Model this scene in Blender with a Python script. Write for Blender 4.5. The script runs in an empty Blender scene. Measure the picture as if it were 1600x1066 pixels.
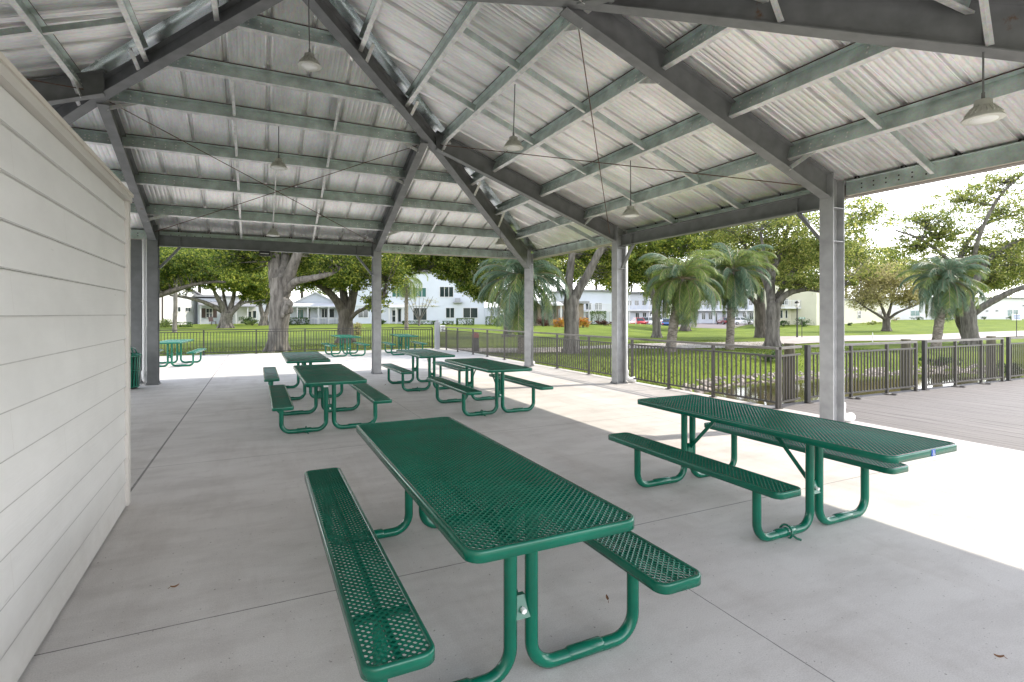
import bpy, math, random
import numpy as np
from mathutils import Vector, Matrix
R = math.radians
random.seed(7); rng = np.random.default_rng(11)
S = bpy.context.scene
COL = S.collection

# ------------------------------------------------------------------ camera model
F, YAW, Y0, H, CX = 825., R(25.7), 491., 1.6, 800.
SA, CA = math.sin(YAW), math.cos(YAW)
def at(u, v, Z):
    """world point seen at photo pixel (u, v) and depth Z"""
    X = (u-CX)/F*Z
    return Vector((X*CA+Z*SA, -X*SA+Z*CA, H-(v-Y0)/F*Z))
def ground(u, v, z=0.):
    return at(u, v, F*(H-z)/(v-Y0))

cam = bpy.data.cameras.new('camera'); co = bpy.data.objects.new('camera', cam); COL.objects.link(co)
cam.sensor_width = 36; cam.lens = F/1600*36; cam.shift_y = -(533-Y0)/1600
cam.clip_start = .05; cam.clip_end = 2000
co.location = (0, 0, H); co.rotation_euler = (R(90), 0, -YAW)
S.camera = co

# ------------------------------------------------------------------ world and sun
LDIR = Vector((-1.08, .16, -1)).normalized()
w = bpy.data.worlds.new('World'); S.world = w; w.use_nodes = True
nt = w.node_tree; nt.nodes.clear()
def N(t, tree=None, **k):
    n = (tree or nt).nodes.new(t)
    for a, b in k.items(): setattr(n, a, b)
    return n
out = N('ShaderNodeOutputWorld'); bg = N('ShaderNodeBackground'); sky = N('ShaderNodeTexSky')
sky.sky_type = 'NISHITA'; sky.sun_disc = False
sky.sun_elevation = math.asin(-LDIR.z); sky.sun_rotation = math.atan2(-LDIR.x, -LDIR.y)
sky.air_density = 1.; sky.dust_density = 1.2; sky.ozone_density = 1.
tc = N('ShaderNodeTexCoord'); mp = N('ShaderNodeMapping'); mp.inputs['Scale'].default_value = (1, 1, 2.2)
cn = N('ShaderNodeTexNoise'); cn.inputs['Scale'].default_value = 2.3; cn.inputs['Detail'].default_value = 7; cn.inputs['Roughness'].default_value = .62
cr = N('ShaderNodeValToRGB'); cr.color_ramp.elements[0].position = .36; cr.color_ramp.elements[1].position = .54
mx = N('ShaderNodeMix', data_type='RGBA'); mx.inputs['B'].default_value = (12, 12.4, 13.3, 1)
nt.links.new(tc.outputs['Generated'], mp.inputs['Vector']); nt.links.new(mp.outputs[0], cn.inputs['Vector'])
nt.links.new(cn.outputs['Fac'], cr.inputs[0]); nt.links.new(cr.outputs[0], mx.inputs['Factor'])
# hazy cloud is brightest low in the sky, thinner overhead
sx = N('ShaderNodeSeparateXYZ'); hr = N('ShaderNodeValToRGB'); hm = N('ShaderNodeMix', data_type='RGBA', blend_type='MULTIPLY'); hm.inputs['Factor'].default_value = 1
hr.color_ramp.elements[0].position = .12; hr.color_ramp.elements[0].color = (1, 1, 1, 1); hr.color_ramp.elements[1].position = .62; hr.color_ramp.elements[1].color = (.20, .22, .27, 1)
nt.links.new(tc.outputs['Generated'], sx.inputs[0]); nt.links.new(sx.outputs['Z'], hr.inputs[0]); hm.inputs['B'].default_value = (23, 23.1, 23.7, 1)
nt.links.new(hr.outputs[0], hm.inputs['A']); nt.links.new(hm.outputs['Result'], mx.inputs['B'])
nt.links.new(sky.outputs[0], mx.inputs['A']); nt.links.new(mx.outputs['Result'], bg.inputs['Color'])
bg.inputs['Strength'].default_value = .15; nt.links.new(bg.outputs[0], out.inputs[0])
sl = bpy.data.lights.new('sun', 'SUN'); so = bpy.data.objects.new('sun', sl); COL.objects.link(so)
sl.energy = 2.8; sl.angle = R(.5); sl.color = (1, .92, .80)
so.rotation_euler = LDIR.to_track_quat('-Z', 'Y').to_euler(); so.location = (20, -3, 20)
S.view_settings.view_transform = 'Standard'; S.view_settings.look = 'None'
S.view_settings.exposure = 1.0; S.view_settings.gamma = 1
S.render.engine = 'CYCLES'
cy = S.cycles; cy.use_denoising = True; cy.max_bounces = 8; cy.diffuse_bounces = 5; cy.glossy_bounces = 4; cy.transmission_bounces = 4; cy.transparent_max_bounces = 8
cy.sample_clamp_indirect = 8.; cy.caustics_reflective = False; cy.caustics_refractive = False

# ------------------------------------------------------------------ materials
def newmat(name):
    m = bpy.data.materials.new(name); m.use_nodes = True
    t = m.node_tree; t.nodes.clear()
    o = N('ShaderNodeOutputMaterial', t); b = N('ShaderNodeBsdfPrincipled', t)
    t.links.new(b.outputs[0], o.inputs[0]); return m, t, b, o
def c4(c): return (c[0], c[1], c[2], 1)
def pm(name, c1, c2=None, scale=6., rough=.6, metal=0., bump=0., bscale=60., detail=5., lo=.35, hi=.65, stretch=(1, 1, 1), spec=.5, coat=0.):
    m, t, b, o = newmat(name)
    b.inputs['Roughness'].default_value = rough; b.inputs['Metallic'].default_value = metal
    b.inputs['Specular IOR Level'].default_value = spec
    if coat: b.inputs['Coat Weight'].default_value = coat; b.inputs['Coat Roughness'].default_value = .15
    b.inputs['Base Color'].default_value = c4(c1)
    if c2 or bump:
        tc = N('ShaderNodeTexCoord', t); mp = N('ShaderNodeMapping', t); mp.inputs['Scale'].default_value = stretch
        t.links.new(tc.outputs['Object'], mp.inputs[0])
    if c2:
        n = N('ShaderNodeTexNoise', t); n.inputs['Scale'].default_value = scale; n.inputs['Detail'].default_value = detail; n.inputs['Roughness'].default_value = .6
        r = N('ShaderNodeValToRGB', t); r.color_ramp.elements[0].position = lo; r.color_ramp.elements[1].position = hi
        r.color_ramp.elements[0].color = c4(c1); r.color_ramp.elements[1].color = c4(c2)
        t.links.new(mp.outputs[0], n.inputs['Vector']); t.links.new(n.outputs['Fac'], r.inputs[0]); t.links.new(r.outputs[0], b.inputs['Base Color'])
    if bump:
        n2 = N('ShaderNodeTexNoise', t); n2.inputs['Scale'].default_value = bscale; n2.inputs['Detail'].default_value = 4
        bp = N('ShaderNodeBump', t); bp.inputs['Strength'].default_value = bump; bp.inputs['Distance'].default_value = .02
        t.links.new(mp.outputs[0], n2.inputs['Vector']); t.links.new(n2.outputs['Fac'], bp.inputs['Height']); t.links.new(bp.outputs[0], b.inputs['Normal'])
    return m
def leafmat(name, cols, trans=.35, rough=.55):
    """leaf colour differs from leaf to leaf, with some light passing through"""
    m, t, b, o = newmat(name)
    g = N('ShaderNodeNewGeometry', t); r = N('ShaderNodeValToRGB', t)
    els = r.color_ramp.elements
    while len(els) < len(cols): els.new(.5)
    for i, c in enumerate(cols): els[i].position = i/(len(cols)-1); els[i].color = c4(c)
    t.links.new(g.outputs['Random Per Island'], r.inputs[0]); t.links.new(r.outputs[0], b.inputs['Base Color'])
    b.inputs['Roughness'].default_value = rough; b.inputs['Specular IOR Level'].default_value = .3
    tr = N('ShaderNodeBsdfTranslucent', t); ms = N('ShaderNodeMixShader', t); ms.inputs[0].default_value = trans
    hs = N('ShaderNodeHueSaturation', t); hs.inputs['Value'].default_value = 1.7; hs.inputs['Hue'].default_value = .498
    t.links.new(r.outputs[0], hs.inputs['Color']); t.links.new(hs.outputs[0], tr.inputs['Color'])
    t.links.new(b.outputs[0], ms.inputs[1]); t.links.new(tr.outputs[0], ms.inputs[2]); t.links.new(ms.outputs[0], o.inputs[0])
    return m

def concrete_mat():
    m, t, b, o = newmat('concrete')
    tc = N('ShaderNodeTexCoord', t); L = t.links.new
    def noise(sc, det=6, rg=.6, st=(1, 1, 1)):
        mp = N('ShaderNodeMapping', t); mp.inputs['Scale'].default_value = st
        n = N('ShaderNodeTexNoise', t); n.inputs['Scale'].default_value = sc; n.inputs['Detail'].default_value = det; n.inputs['Roughness'].default_value = rg
        L(tc.outputs['Object'], mp.inputs[0]); L(mp.outputs[0], n.inputs['Vector']); return n.outputs['Fac']
    def ramp(f, a, bb, ca, cb):
        r = N('ShaderNodeValToRGB', t); r.color_ramp.elements[0].position = a; r.color_ramp.elements[1].position = bb
        r.color_ramp.elements[0].color = c4(ca); r.color_ramp.elements[1].color = c4(cb); L(f, r.inputs[0]); return r.outputs[0]
    def mul(a, bb, f=1.):
        x = N('ShaderNodeMix', t, data_type='RGBA', blend_type='MULTIPLY'); x.inputs['Factor'].default_value = f
        L(a, x.inputs['A']); L(bb, x.inputs['B']); return x.outputs['Result']
    base = ramp(noise(.55, 7, .62), .3, .72, (.60, .572, .54), (.71, .683, .65))
    c = mul(base, ramp(noise(2.6, 8, .68, (.5, 1.3, 1)), .34, .56, (.76, .745, .735), (1, 1, 1)), .6)
    c = mul(c, ramp(noise(.9, 5, .7, (1.7, .35, 1)), .30, .5, (.70, .66, .63), (1, 1, 1)), .42)
    c = mul(c, ramp(noise(150, 3, .7), .3, .6, (.78, .77, .76), (1.04, 1.04, 1.04)), .8)
    c = mul(c, ramp(noise(34, 2, .5), .255, .285, (.30, .28, .25), (1, 1, 1)), .7)
    c = mul(c, ramp(noise(5.5, 9, .75), .27, .33, (.62, .58, .53), (1, 1, 1)), .3)
    vo = N('ShaderNodeTexVoronoi', t, feature='DISTANCE_TO_EDGE'); vo.inputs['Scale'].default_value = .23
    wn = N('ShaderNodeTexNoise', t); wn.inputs['Scale'].default_value = 3.; wn.inputs['Detail'].default_value = 8; L(tc.outputs['Object'], wn.inputs['Vector'])
    wm = N('ShaderNodeMix', t, data_type='RGBA', blend_type='ADD'); wm.inputs['Factor'].default_value = .30; L(tc.outputs['Object'], wm.inputs['A']); L(wn.outputs['Color'], wm.inputs['B']); L(wm.outputs['Result'], vo.inputs['Vector'])
    ck = N('ShaderNodeMapRange', t); ck.inputs['From Min'].default_value = 0.; ck.inputs['From Max'].default_value = .0035; L(vo.outputs['Distance'], ck.inputs['Value'])
    c = mul(c, ramp(ck.outputs[0], 0., 1., (.55, .52, .5), (1, 1, 1)), .0)
    c = mul(c, ramp(noise(62, 1, .4), .22, .235, (.22, .2, .18), (1, 1, 1)), .8)
    # sawn joints: narrow dark grooves at fixed places in the slab
    sp = N('ShaderNodeSeparateXYZ', t); L(tc.outputs['Object'], sp.inputs[0])
    wob = noise(14, 3)
    def M(op, a, bb=None):
        n = N('ShaderNodeMath', t); n.operation = op
        for i, q in enumerate((a, bb)):
            if q is None: continue
            if isinstance(q, (int, float)): n.inputs[i].default_value = q
            else: L(q, n.inputs[i])
        return n.outputs[0]
    wx = M('MULTIPLY', M('SUBTRACT', wob, .5), .006)
    groove = None
    for ax, pos, half in (('X', -1.04, .011), ('X', 2.26, .0035), ('X', 5.56, .003), ('X', -4.34, .004), ('Y', 3.2, .0045), ('Y', 6.6, .004), ('Y', 10.0, .004), ('Y', 13.4, .006), ('Y', 16.9, .006), ('Y', 20.3, .006), ('Y', -.2, .004)):
        d = M('ABSOLUTE', M('ADD', M('SUBTRACT', sp.outputs[ax], pos), wx))
        g = M('LESS_THAN', d, half)
        groove = g if groove is None else M('MAXIMUM', groove, g)
    dk = N('ShaderNodeMix', t, data_type='RGBA'); L(M('MULTIPLY', groove, M('ADD', .45, M('MULTIPLY', wob, .5))), dk.inputs['Factor']); L(c, dk.inputs['A']); dk.inputs['B'].default_value = (.07, .065, .06, 1)
    L(dk.outputs['Result'], b.inputs['Base Color'])
    b.inputs['Roughness'].default_value = .82; b.inputs['Specular IOR Level'].default_value = .3
    h = M('ADD', M('MULTIPLY', noise(180, 3), .35), M('ADD', M('MULTIPLY', noise(28, 4), .25), M('MULTIPLY', groove, -1.)))
    bp = N('ShaderNodeBump', t); bp.inputs['Strength'].default_value = .28; bp.inputs['Distance'].default_value = .01
    L(h, bp.inputs['Height']); L(bp.outputs[0], b.inputs['Normal'])
    return m
def steel_mat(name, c, rust):
    """grey primed structural steel with rust blotches"""
    m, t, b, o = newmat(name); L = t.links.new
    tc = N('ShaderNodeTexCoord', t)
    n = N('ShaderNodeTexNoise', t); n.inputs['Scale'].default_value = 2.2; n.inputs['Detail'].default_value = 9; n.inputs['Roughness'].default_value = .72
    n2 = N('ShaderNodeTexNoise', t); n2.inputs['Scale'].default_value = 5; n2.inputs['Detail'].default_value = 6
    L(tc.outputs['Object'], n.inputs['Vector']); L(tc.outputs['Object'], n2.inputs['Vector'])
    r2 = N('ShaderNodeValToRGB', t); r2.color_ramp.elements[0].position = .3; r2.color_ramp.elements[1].position = .7
    r2.color_ramp.elements[0].color = c4([q*.82 for q in c]); r2.color_ramp.elements[1].color = c4([q*1.16 for q in c]); L(n2.outputs['Fac'], r2.inputs[0])
    r = N('ShaderNodeValToRGB', t); r.color_ramp.elements[0].position = .66-rust; r.color_ramp.elements[1].position = .74-rust; L(n.outputs['Fac'], r.inputs[0])
    x = N('ShaderNodeMix', t, data_type='RGBA'); x.inputs['B'].default_value = (.17, .085, .04, 1); L(r.outputs[0], x.inputs['Factor']); L(r2.outputs[0], x.inputs['A'])
    L(x.outputs['Result'], b.inputs['Base Color']); b.inputs['Roughness'].default_value = .5; b.inputs['Specular IOR Level'].default_value = .4
    return m
def galv_mat(name, c, rough=.42, metal=.8, streak=(1, 1, 1), sc=9., var=.24):
    m, t, b, o = newmat(name); L = t.links.new
    tc = N('ShaderNodeTexCoord', t); mp = N('ShaderNodeMapping', t); mp.inputs['Scale'].default_value = streak
    L(tc.outputs['Object'], mp.inputs[0])
    v = N('ShaderNodeTexVoronoi', t); v.inputs['Scale'].default_value = 60
    n = N('ShaderNodeTexNoise', t); n.inputs['Scale'].default_value = sc; n.inputs['Detail'].default_value = 6
    L(mp.outputs[0], v.inputs['Vector']); L(mp.outputs[0], n.inputs['Vector'])
    r = N('ShaderNodeValToRGB', t); r.color_ramp.elements[0].position = .3; r.color_ramp.elements[1].position = .72
    r.color_ramp.elements[0].color = c4([q*(1-var) for q in c]); r.color_ramp.elements[1].color = c4([min(1, q*(1+var*.5)) for q in c]); L(n.outputs['Fac'], r.inputs[0])
    x = N('ShaderNodeMix', t, data_type='RGBA', blend_type='MULTIPLY'); x.inputs['Factor'].default_value = .13; L(r.outputs[0], x.inputs['A']); L(v.outputs['Color'], x.inputs['B'])
    L(x.outputs['Result'], b.inputs['Base Color']); b.inputs['Metallic'].default_value = metal
    ro = N('ShaderNodeMapRange', t); ro.inputs['To Min'].default_value = rough-.09; ro.inputs['To Max'].default_value = rough+.14; L(n.outputs['Fac'], ro.inputs['Value']); L(ro.outputs[0], b.inputs['Roughness'])
    return m
def grass_mat(name):
    m, t, b, o = newmat(name); L = t.links.new
    tc = N('ShaderNodeTexCoord', t)
    def ns(sc, det, rg=.6):
        n = N('ShaderNodeTexNoise', t); n.inputs['Scale'].default_value = sc; n.inputs['Detail'].default_value = det; n.inputs['Roughness'].default_value = rg
        L(tc.outputs['Object'], n.inputs['Vector']); return n.outputs['Fac']
    r = N('ShaderNodeValToRGB', t); r.color_ramp.elements[0].position = .3; r.color_ramp.elements[1].position = .7
    r.color_ramp.elements[0].color = (.066, .112, .012, 1); r.color_ramp.elements[1].color = (.20, .255, .032, 1); L(ns(.35, 8, .7), r.inputs[0])
    r2 = N('ShaderNodeValToRGB', t); r2.color_ramp.elements[0].position = .28; r2.color_ramp.elements[1].position = .5
    r2.color_ramp.elements[0].color = (.55, .5, .42, 1); r2.color_ramp.elements[1].color = (1, 1, 1, 1); L(ns(9, 6, .75), r2.inputs[0])
    x = N('ShaderNodeMix', t, data_type='RGBA', blend_type='MULTIPLY'); x.inputs['Factor'].default_value = .8; L(r.outputs[0], x.inputs['A']); L(r2.outputs[0], x.inputs['B'])
    L(x.outputs['Result'], b.inputs['Base Color']); b.inputs['Roughness'].default_value = .9; b.inputs['Specular IOR Level'].default_value = .15
    bp = N('ShaderNodeBump', t); bp.inputs['Strength'].default_value = .6; bp.inputs['Distance'].default_value = .06; L(ns(22, 5, .8), bp.inputs['Height']); L(bp.outputs[0], b.inputs['Normal'])
    return m

def vinyl_mat():
    """dipped green vinyl: slightly faded patches, fine scuffs, uneven gloss"""
    m, t, b, o = newmat('green_vinyl'); L = t.links.new
    tc = N('ShaderNodeTexCoord', t)
    def ns(sc, det, st=(1, 1, 1)):
        mp = N('ShaderNodeMapping', t); mp.inputs['Scale'].default_value = st
        n = N('ShaderNodeTexNoise', t); n.inputs['Scale'].default_value = sc; n.inputs['Detail'].default_value = det; n.inputs['Roughness'].default_value = .65
        L(tc.outputs['Object'], mp.inputs[0]); L(mp.outputs[0], n.inputs['Vector']); return n.outputs['Fac']
    big = ns(2.2, 5)
    r = N('ShaderNodeValToRGB', t); r.color_ramp.elements[0].position = .35; r.color_ramp.elements[1].position = .68; r.color_ramp.elements[0].color = (.0005, .092, .055, 1); r.color_ramp.elements[1].color = (.0015, .138, .083, 1); L(big, r.inputs[0])
    s = N('ShaderNodeValToRGB', t); s.color_ramp.elements[0].position = .64; s.color_ramp.elements[1].position = .72; L(ns(24, 7, (1, .3, 1)), s.inputs[0])
    sc = N('ShaderNodeMath', t); sc.operation = 'MULTIPLY'; sc.inputs[1].default_value = .05; L(s.outputs[0], sc.inputs[0])
    x = N('ShaderNodeMix', t, data_type='RGBA'); x.inputs['B'].default_value = (.09, .20, .15, 1); L(sc.outputs[0], x.inputs['Factor']); L(r.outputs[0], x.inputs['A']); L(x.outputs['Result'], b.inputs['Base Color'])
    ro = N('ShaderNodeMapRange', t); ro.inputs['From Min'].default_value = .3; ro.inputs['From Max'].default_value = .7; ro.inputs['To Min'].default_value = .15; ro.inputs['To Max'].default_value = .25; L(ns(9, 6), ro.inputs['Value']); L(ro.outputs[0], b.inputs['Roughness'])
    bp = N('ShaderNodeBump', t); bp.inputs['Strength'].default_value = .06; bp.inputs['Distance'].default_value = .01; L(ns(140, 3), bp.inputs['Height']); L(bp.outputs[0], b.inputs['Normal'])
    b.inputs['Specular IOR Level'].default_value = .5
    return m
def siding_mat():
    """painted fibre-cement boards: faint grain, scuffs and splash dirt near the floor"""
    m, t, b, o = newmat('siding_paint'); L = t.links.new
    tc = N('ShaderNodeTexCoord', t)
    def ns(sc, det, st):
        mp = N('ShaderNodeMapping', t); mp.inputs['Scale'].default_value = st
        n = N('ShaderNodeTexNoise', t); n.inputs['Scale'].default_value = sc; n.inputs['Detail'].default_value = det; n.inputs['Roughness'].default_value = .65
        L(tc.outputs['Object'], mp.inputs[0]); L(mp.outputs[0], n.inputs['Vector']); return n.outputs['Fac']
    r = N('ShaderNodeValToRGB', t); r.color_ramp.elements[0].position = .3; r.color_ramp.elements[1].position = .65
    r.color_ramp.elements[0].color = (.65, .64, .615, 1); r.color_ramp.elements[1].color = (.75, .74, .715, 1); L(ns(1.6, 6, (1, .5, 1)), r.inputs[0])
    sp = N('ShaderNodeSeparateXYZ', t); L(tc.outputs['Object'], sp.inputs[0])
    mr = N('ShaderNodeMapRange', t); mr.inputs['From Min'].default_value = .0; mr.inputs['From Max'].default_value = .38; mr.inputs['To Min'].default_value = .75; mr.inputs['To Max'].default_value = 0.; L(sp.outputs['Z'], mr.inputs['Value'])
    mu = N('ShaderNodeMath', t); mu.operation = 'MULTIPLY'; L(mr.outputs[0], mu.inputs[0]); L(ns(5, 8, (1, 1, 1.4)), mu.inputs[1])
    x = N('ShaderNodeMix', t, data_type='RGBA'); x.inputs['B'].default_value = (.36, .33, .29, 1); L(mu.outputs[0], x.inputs['Factor']); L(r.outputs[0], x.inputs['A'])
    s = N('ShaderNodeValToRGB', t); s.color_ramp.elements[0].position = .26; s.color_ramp.elements[1].position = .30; s.color_ramp.elements[0].color = (.72, .71, .69, 1); s.color_ramp.elements[1].color = (1, 1, 1, 1); L(ns(7, 5, (1, .25, 2.5)), s.inputs[0])
    y = N('ShaderNodeMix', t, data_type='RGBA', blend_type='MULTIPLY'); y.inputs['Factor'].default_value = .5; L(x.outputs['Result'], y.inputs['A']); L(s.outputs[0], y.inputs['B'])
    L(y.outputs['Result'], b.inputs['Base Color']); b.inputs['Roughness'].default_value = .5
    bp = N('ShaderNodeBump', t); bp.inputs['Strength'].default_value = .25; bp.inputs['Distance'].default_value = .006; L(ns(9, 6, (4, .4, 7)), bp.inputs['Height']); L(bp.outputs[0], b.inputs['Normal'])
    return m
M_ = dict(
 concrete=concrete_mat(), grass=grass_mat('lawn'),
 green=vinyl_mat(),
 steel=steel_mat('grey_steel', (.19, .196, .198), .0), rusty=steel_mat('grey_steel_rusting', (.21, .215, .215), .01),
 column=steel_mat('grey_column_paint', (.36, .365, .37), -.08),
 deck_metal=galv_mat('roof_sheet', (.93, .915, .88), .33, .6, (1, .07, 1), 4., .22),
 galv=galv_mat('galvanised', (.66, .75, .71), .33, .5, (1, 1, 1), 5., .3), galv_b=galv_mat('galvanised_bright_and_lit', (.82, .82, .79), .38, .3),  # bright tone also paints ground light on the purlin bottom flanges
 cap=galv_mat('galvanised_cap', (.80, .85, .85), .22, .85, (1, 1, 1), 1.5, .2),
 bolt_lit_hole=pm('zinc_bolt_lit_hole', (.88, .88, .85), rough=.35), dark=pm('dark_gap', (.03, .022, .02), rough=.8), tape=pm('maroon_tape', (.085, .035, .03), rough=.7),
 rod=pm('rusted_rod', (.16, .075, .045), (.1, .06, .04), 20, rough=.7), cream=pm('eave_trim', (.62, .58, .48), (.5, .45, .38), 2, rough=.5), gutter=pm('gutter', (.40, .36, .33), (.33, .30, .28), 3, rough=.5),
 edge=pm('board_lap_shade_line', (.52, .51, .485), (.44, .43, .41), 9, rough=.8),  # darker tone: shade line under each siding lap put into colour
 pvc=pm('white_pvc', (.78, .78, .77), rough=.35), siding=siding_mat(), trim=pm('trim_paint', (.58, .55, .51), rough=.5), cap_trim=pm('cap_trim', (.66, .61, .55), rough=.5),
 lampw=pm('lamp_housing', (.68, .67, .61), rough=.45), lens=pm('lamp_lens', (.9, .9, .88), rough=.3), rodm=pm('lamp_rod', (.2, .2, .2), rough=.5),
 black=pm('black_coating', (.018, .018, .017), (.03, .028, .026), 9, rough=.45), rail=pm('bronze_rail', (.042, .037, .032), (.06, .053, .045), 12, rough=.38), railtop=pm('rail_cap', (.17, .155, .14), (.12, .11, .10), 8, rough=.4),
 wood=pm('weathered_piling', (.10, .092, .06), (.17, .155, .10), 5, rough=.85, bump=.4, bscale=20, stretch=(6, 6, .6)),
 deck=pm('composite_board', (.14, .128, .12), (.20, .183, .17), 1.6, rough=.75, bump=.12, bscale=30, stretch=(9, .6, 9)),
 water=pm('pond_water', (.05, .046, .02), (.075, .06, .026), .5, rough=.05, bump=.05, bscale=3.5, spec=.22),
 rock=pm('bank_rock', (.44, .38, .33), (.26, .22, .18), 4, rough=.9, bump=.5, bscale=8), soil=pm('bank_soil', (.13, .1, .06), (.2, .17, .1), 2, rough=.95),
 path=pm('path_concrete', (.34, .30, .28), (.43, .385, .36), 1.1, rough=.9, bump=.1), asphalt=pm('old_asphalt', (.17, .145, .14), (.21, .18, .172), .4, rough=.9),
 bark=pm('bark', (.062, .055, .047), (.185, .17, .15), 3, rough=.9, bump=.9, bscale=9, stretch=(2.4, 2.4, .45)), bark_d=pm('bark_dark', (.05, .042, .034), (.13, .115, .095), 4, rough=.9, bump=.9, bscale=9, stretch=(2.4, 2.4, .45)),
 palmbark=pm('palm_bark', (.09, .075, .06), (.24, .21, .18), 7, rough=.95, bump=1., bscale=12, stretch=(1, 1, 2.2)),
 white=pm('white_wall', (.62, .62, .625), (.57, .57, .575), .6, rough=.8), blue=pm('shaded_white_wall', (.54, .57, .63), (.50, .53, .585), .5, rough=.8), yellow=pm('pale_yellow_wall', (.55, .535, .42), (.5, .485, .38), .5, rough=.8), tan=pm('tan_wall', (.22, .175, .13), (.18, .145, .11), 1, rough=.85), roofg=pm('grey_roof', (.27, .27, .28), (.22, .22, .23), 2, rough=.85),  # bluish wall tone: shade on white walls put into the colour
 glass=pm('window_glass', (.018, .03, .032), rough=.08, spec=.8), glass_t=pm('tinted_glass', (.05, .13, .12), rough=.1, spec=.8), curtain=pm('curtain', (.5, .5, .46), rough=.8), brown=pm('shutter_brown', (.07, .045, .04), rough=.6),
 tyre=pm('tyre', (.015, .015, .015), rough=.8), rim=pm('rim', (.5, .5, .52), rough=.3, metal=.8), lightred=pm('tail_lamp', (.5, .02, .02), rough=.2), lightw=pm('head_lamp', (.85, .85, .8), rough=.15),
 signw=pm('sign_white', (.8, .8, .78), rough=.4), signb=pm('sign_blue', (.03, .10, .42), rough=.4), signg=pm('sign_green', (.02, .22, .13), rough=.4), pole=pm('pole_grey', (.30, .31, .33), rough=.5), ink=pm('ink', (.1, .12, .2), rough=.6),
 red=pm('red_cap', (.42, .07, .06), rough=.4), deadleaf=pm('dead_leaf', (.25, .12, .05), (.16, .08, .04), 60, rough=.8),
 bladeg=leafmat('grass_blade', [(.04, .065, .009), (.08, .11, .018), (.13, .15, .035)], .3),
 oak=leafmat('oak_leaf', [(.032, .064, .012), (.085, .135, .022), (.18, .22, .038), (.34, .34, .065)], .5),
 oak_d=leafmat('oak_leaf_dark', [(.025, .052, .011), (.055, .092, .016), (.115, .155, .024), (.30, .31, .055)], .5),
 airy=leafmat('airy_leaf', [(.06, .095, .025), (.145, .19, .045), (.26, .29, .075), (.42, .40, .13)], .5),
 tan_leaf=leafmat('brownish_leaf', [(.13, .13, .05), (.25, .225, .10), (.36, .32, .17), (.31, .31, .09)], .45),
 palm_b=leafmat('palm_blue', [(.06, .115, .075), (.12, .18, .115), (.18, .24, .15)], .25, .45), palm_g=leafmat('palm_green', [(.08, .135, .045), (.15, .21, .06), (.27, .30, .09)], .35, .45),
 thatch=leafmat('dead_frond', [(.18, .13, .08), (.28, .22, .14), (.36, .31, .22)], .2), hedge=leafmat('hedge_leaf', [(.02, .05, .014), (.04, .08, .02), (.07, .12, .03)], .25),
 croton=leafmat('croton_leaf', [(.30, .06, .02), (.42, .17, .03), (.45, .30, .04), (.12, .14, .03)], .3), maroonleaf=leafmat('maroon_leaf', [(.06, .02, .02), (.10, .035, .03), (.05, .05, .02)], .25),
)

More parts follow.
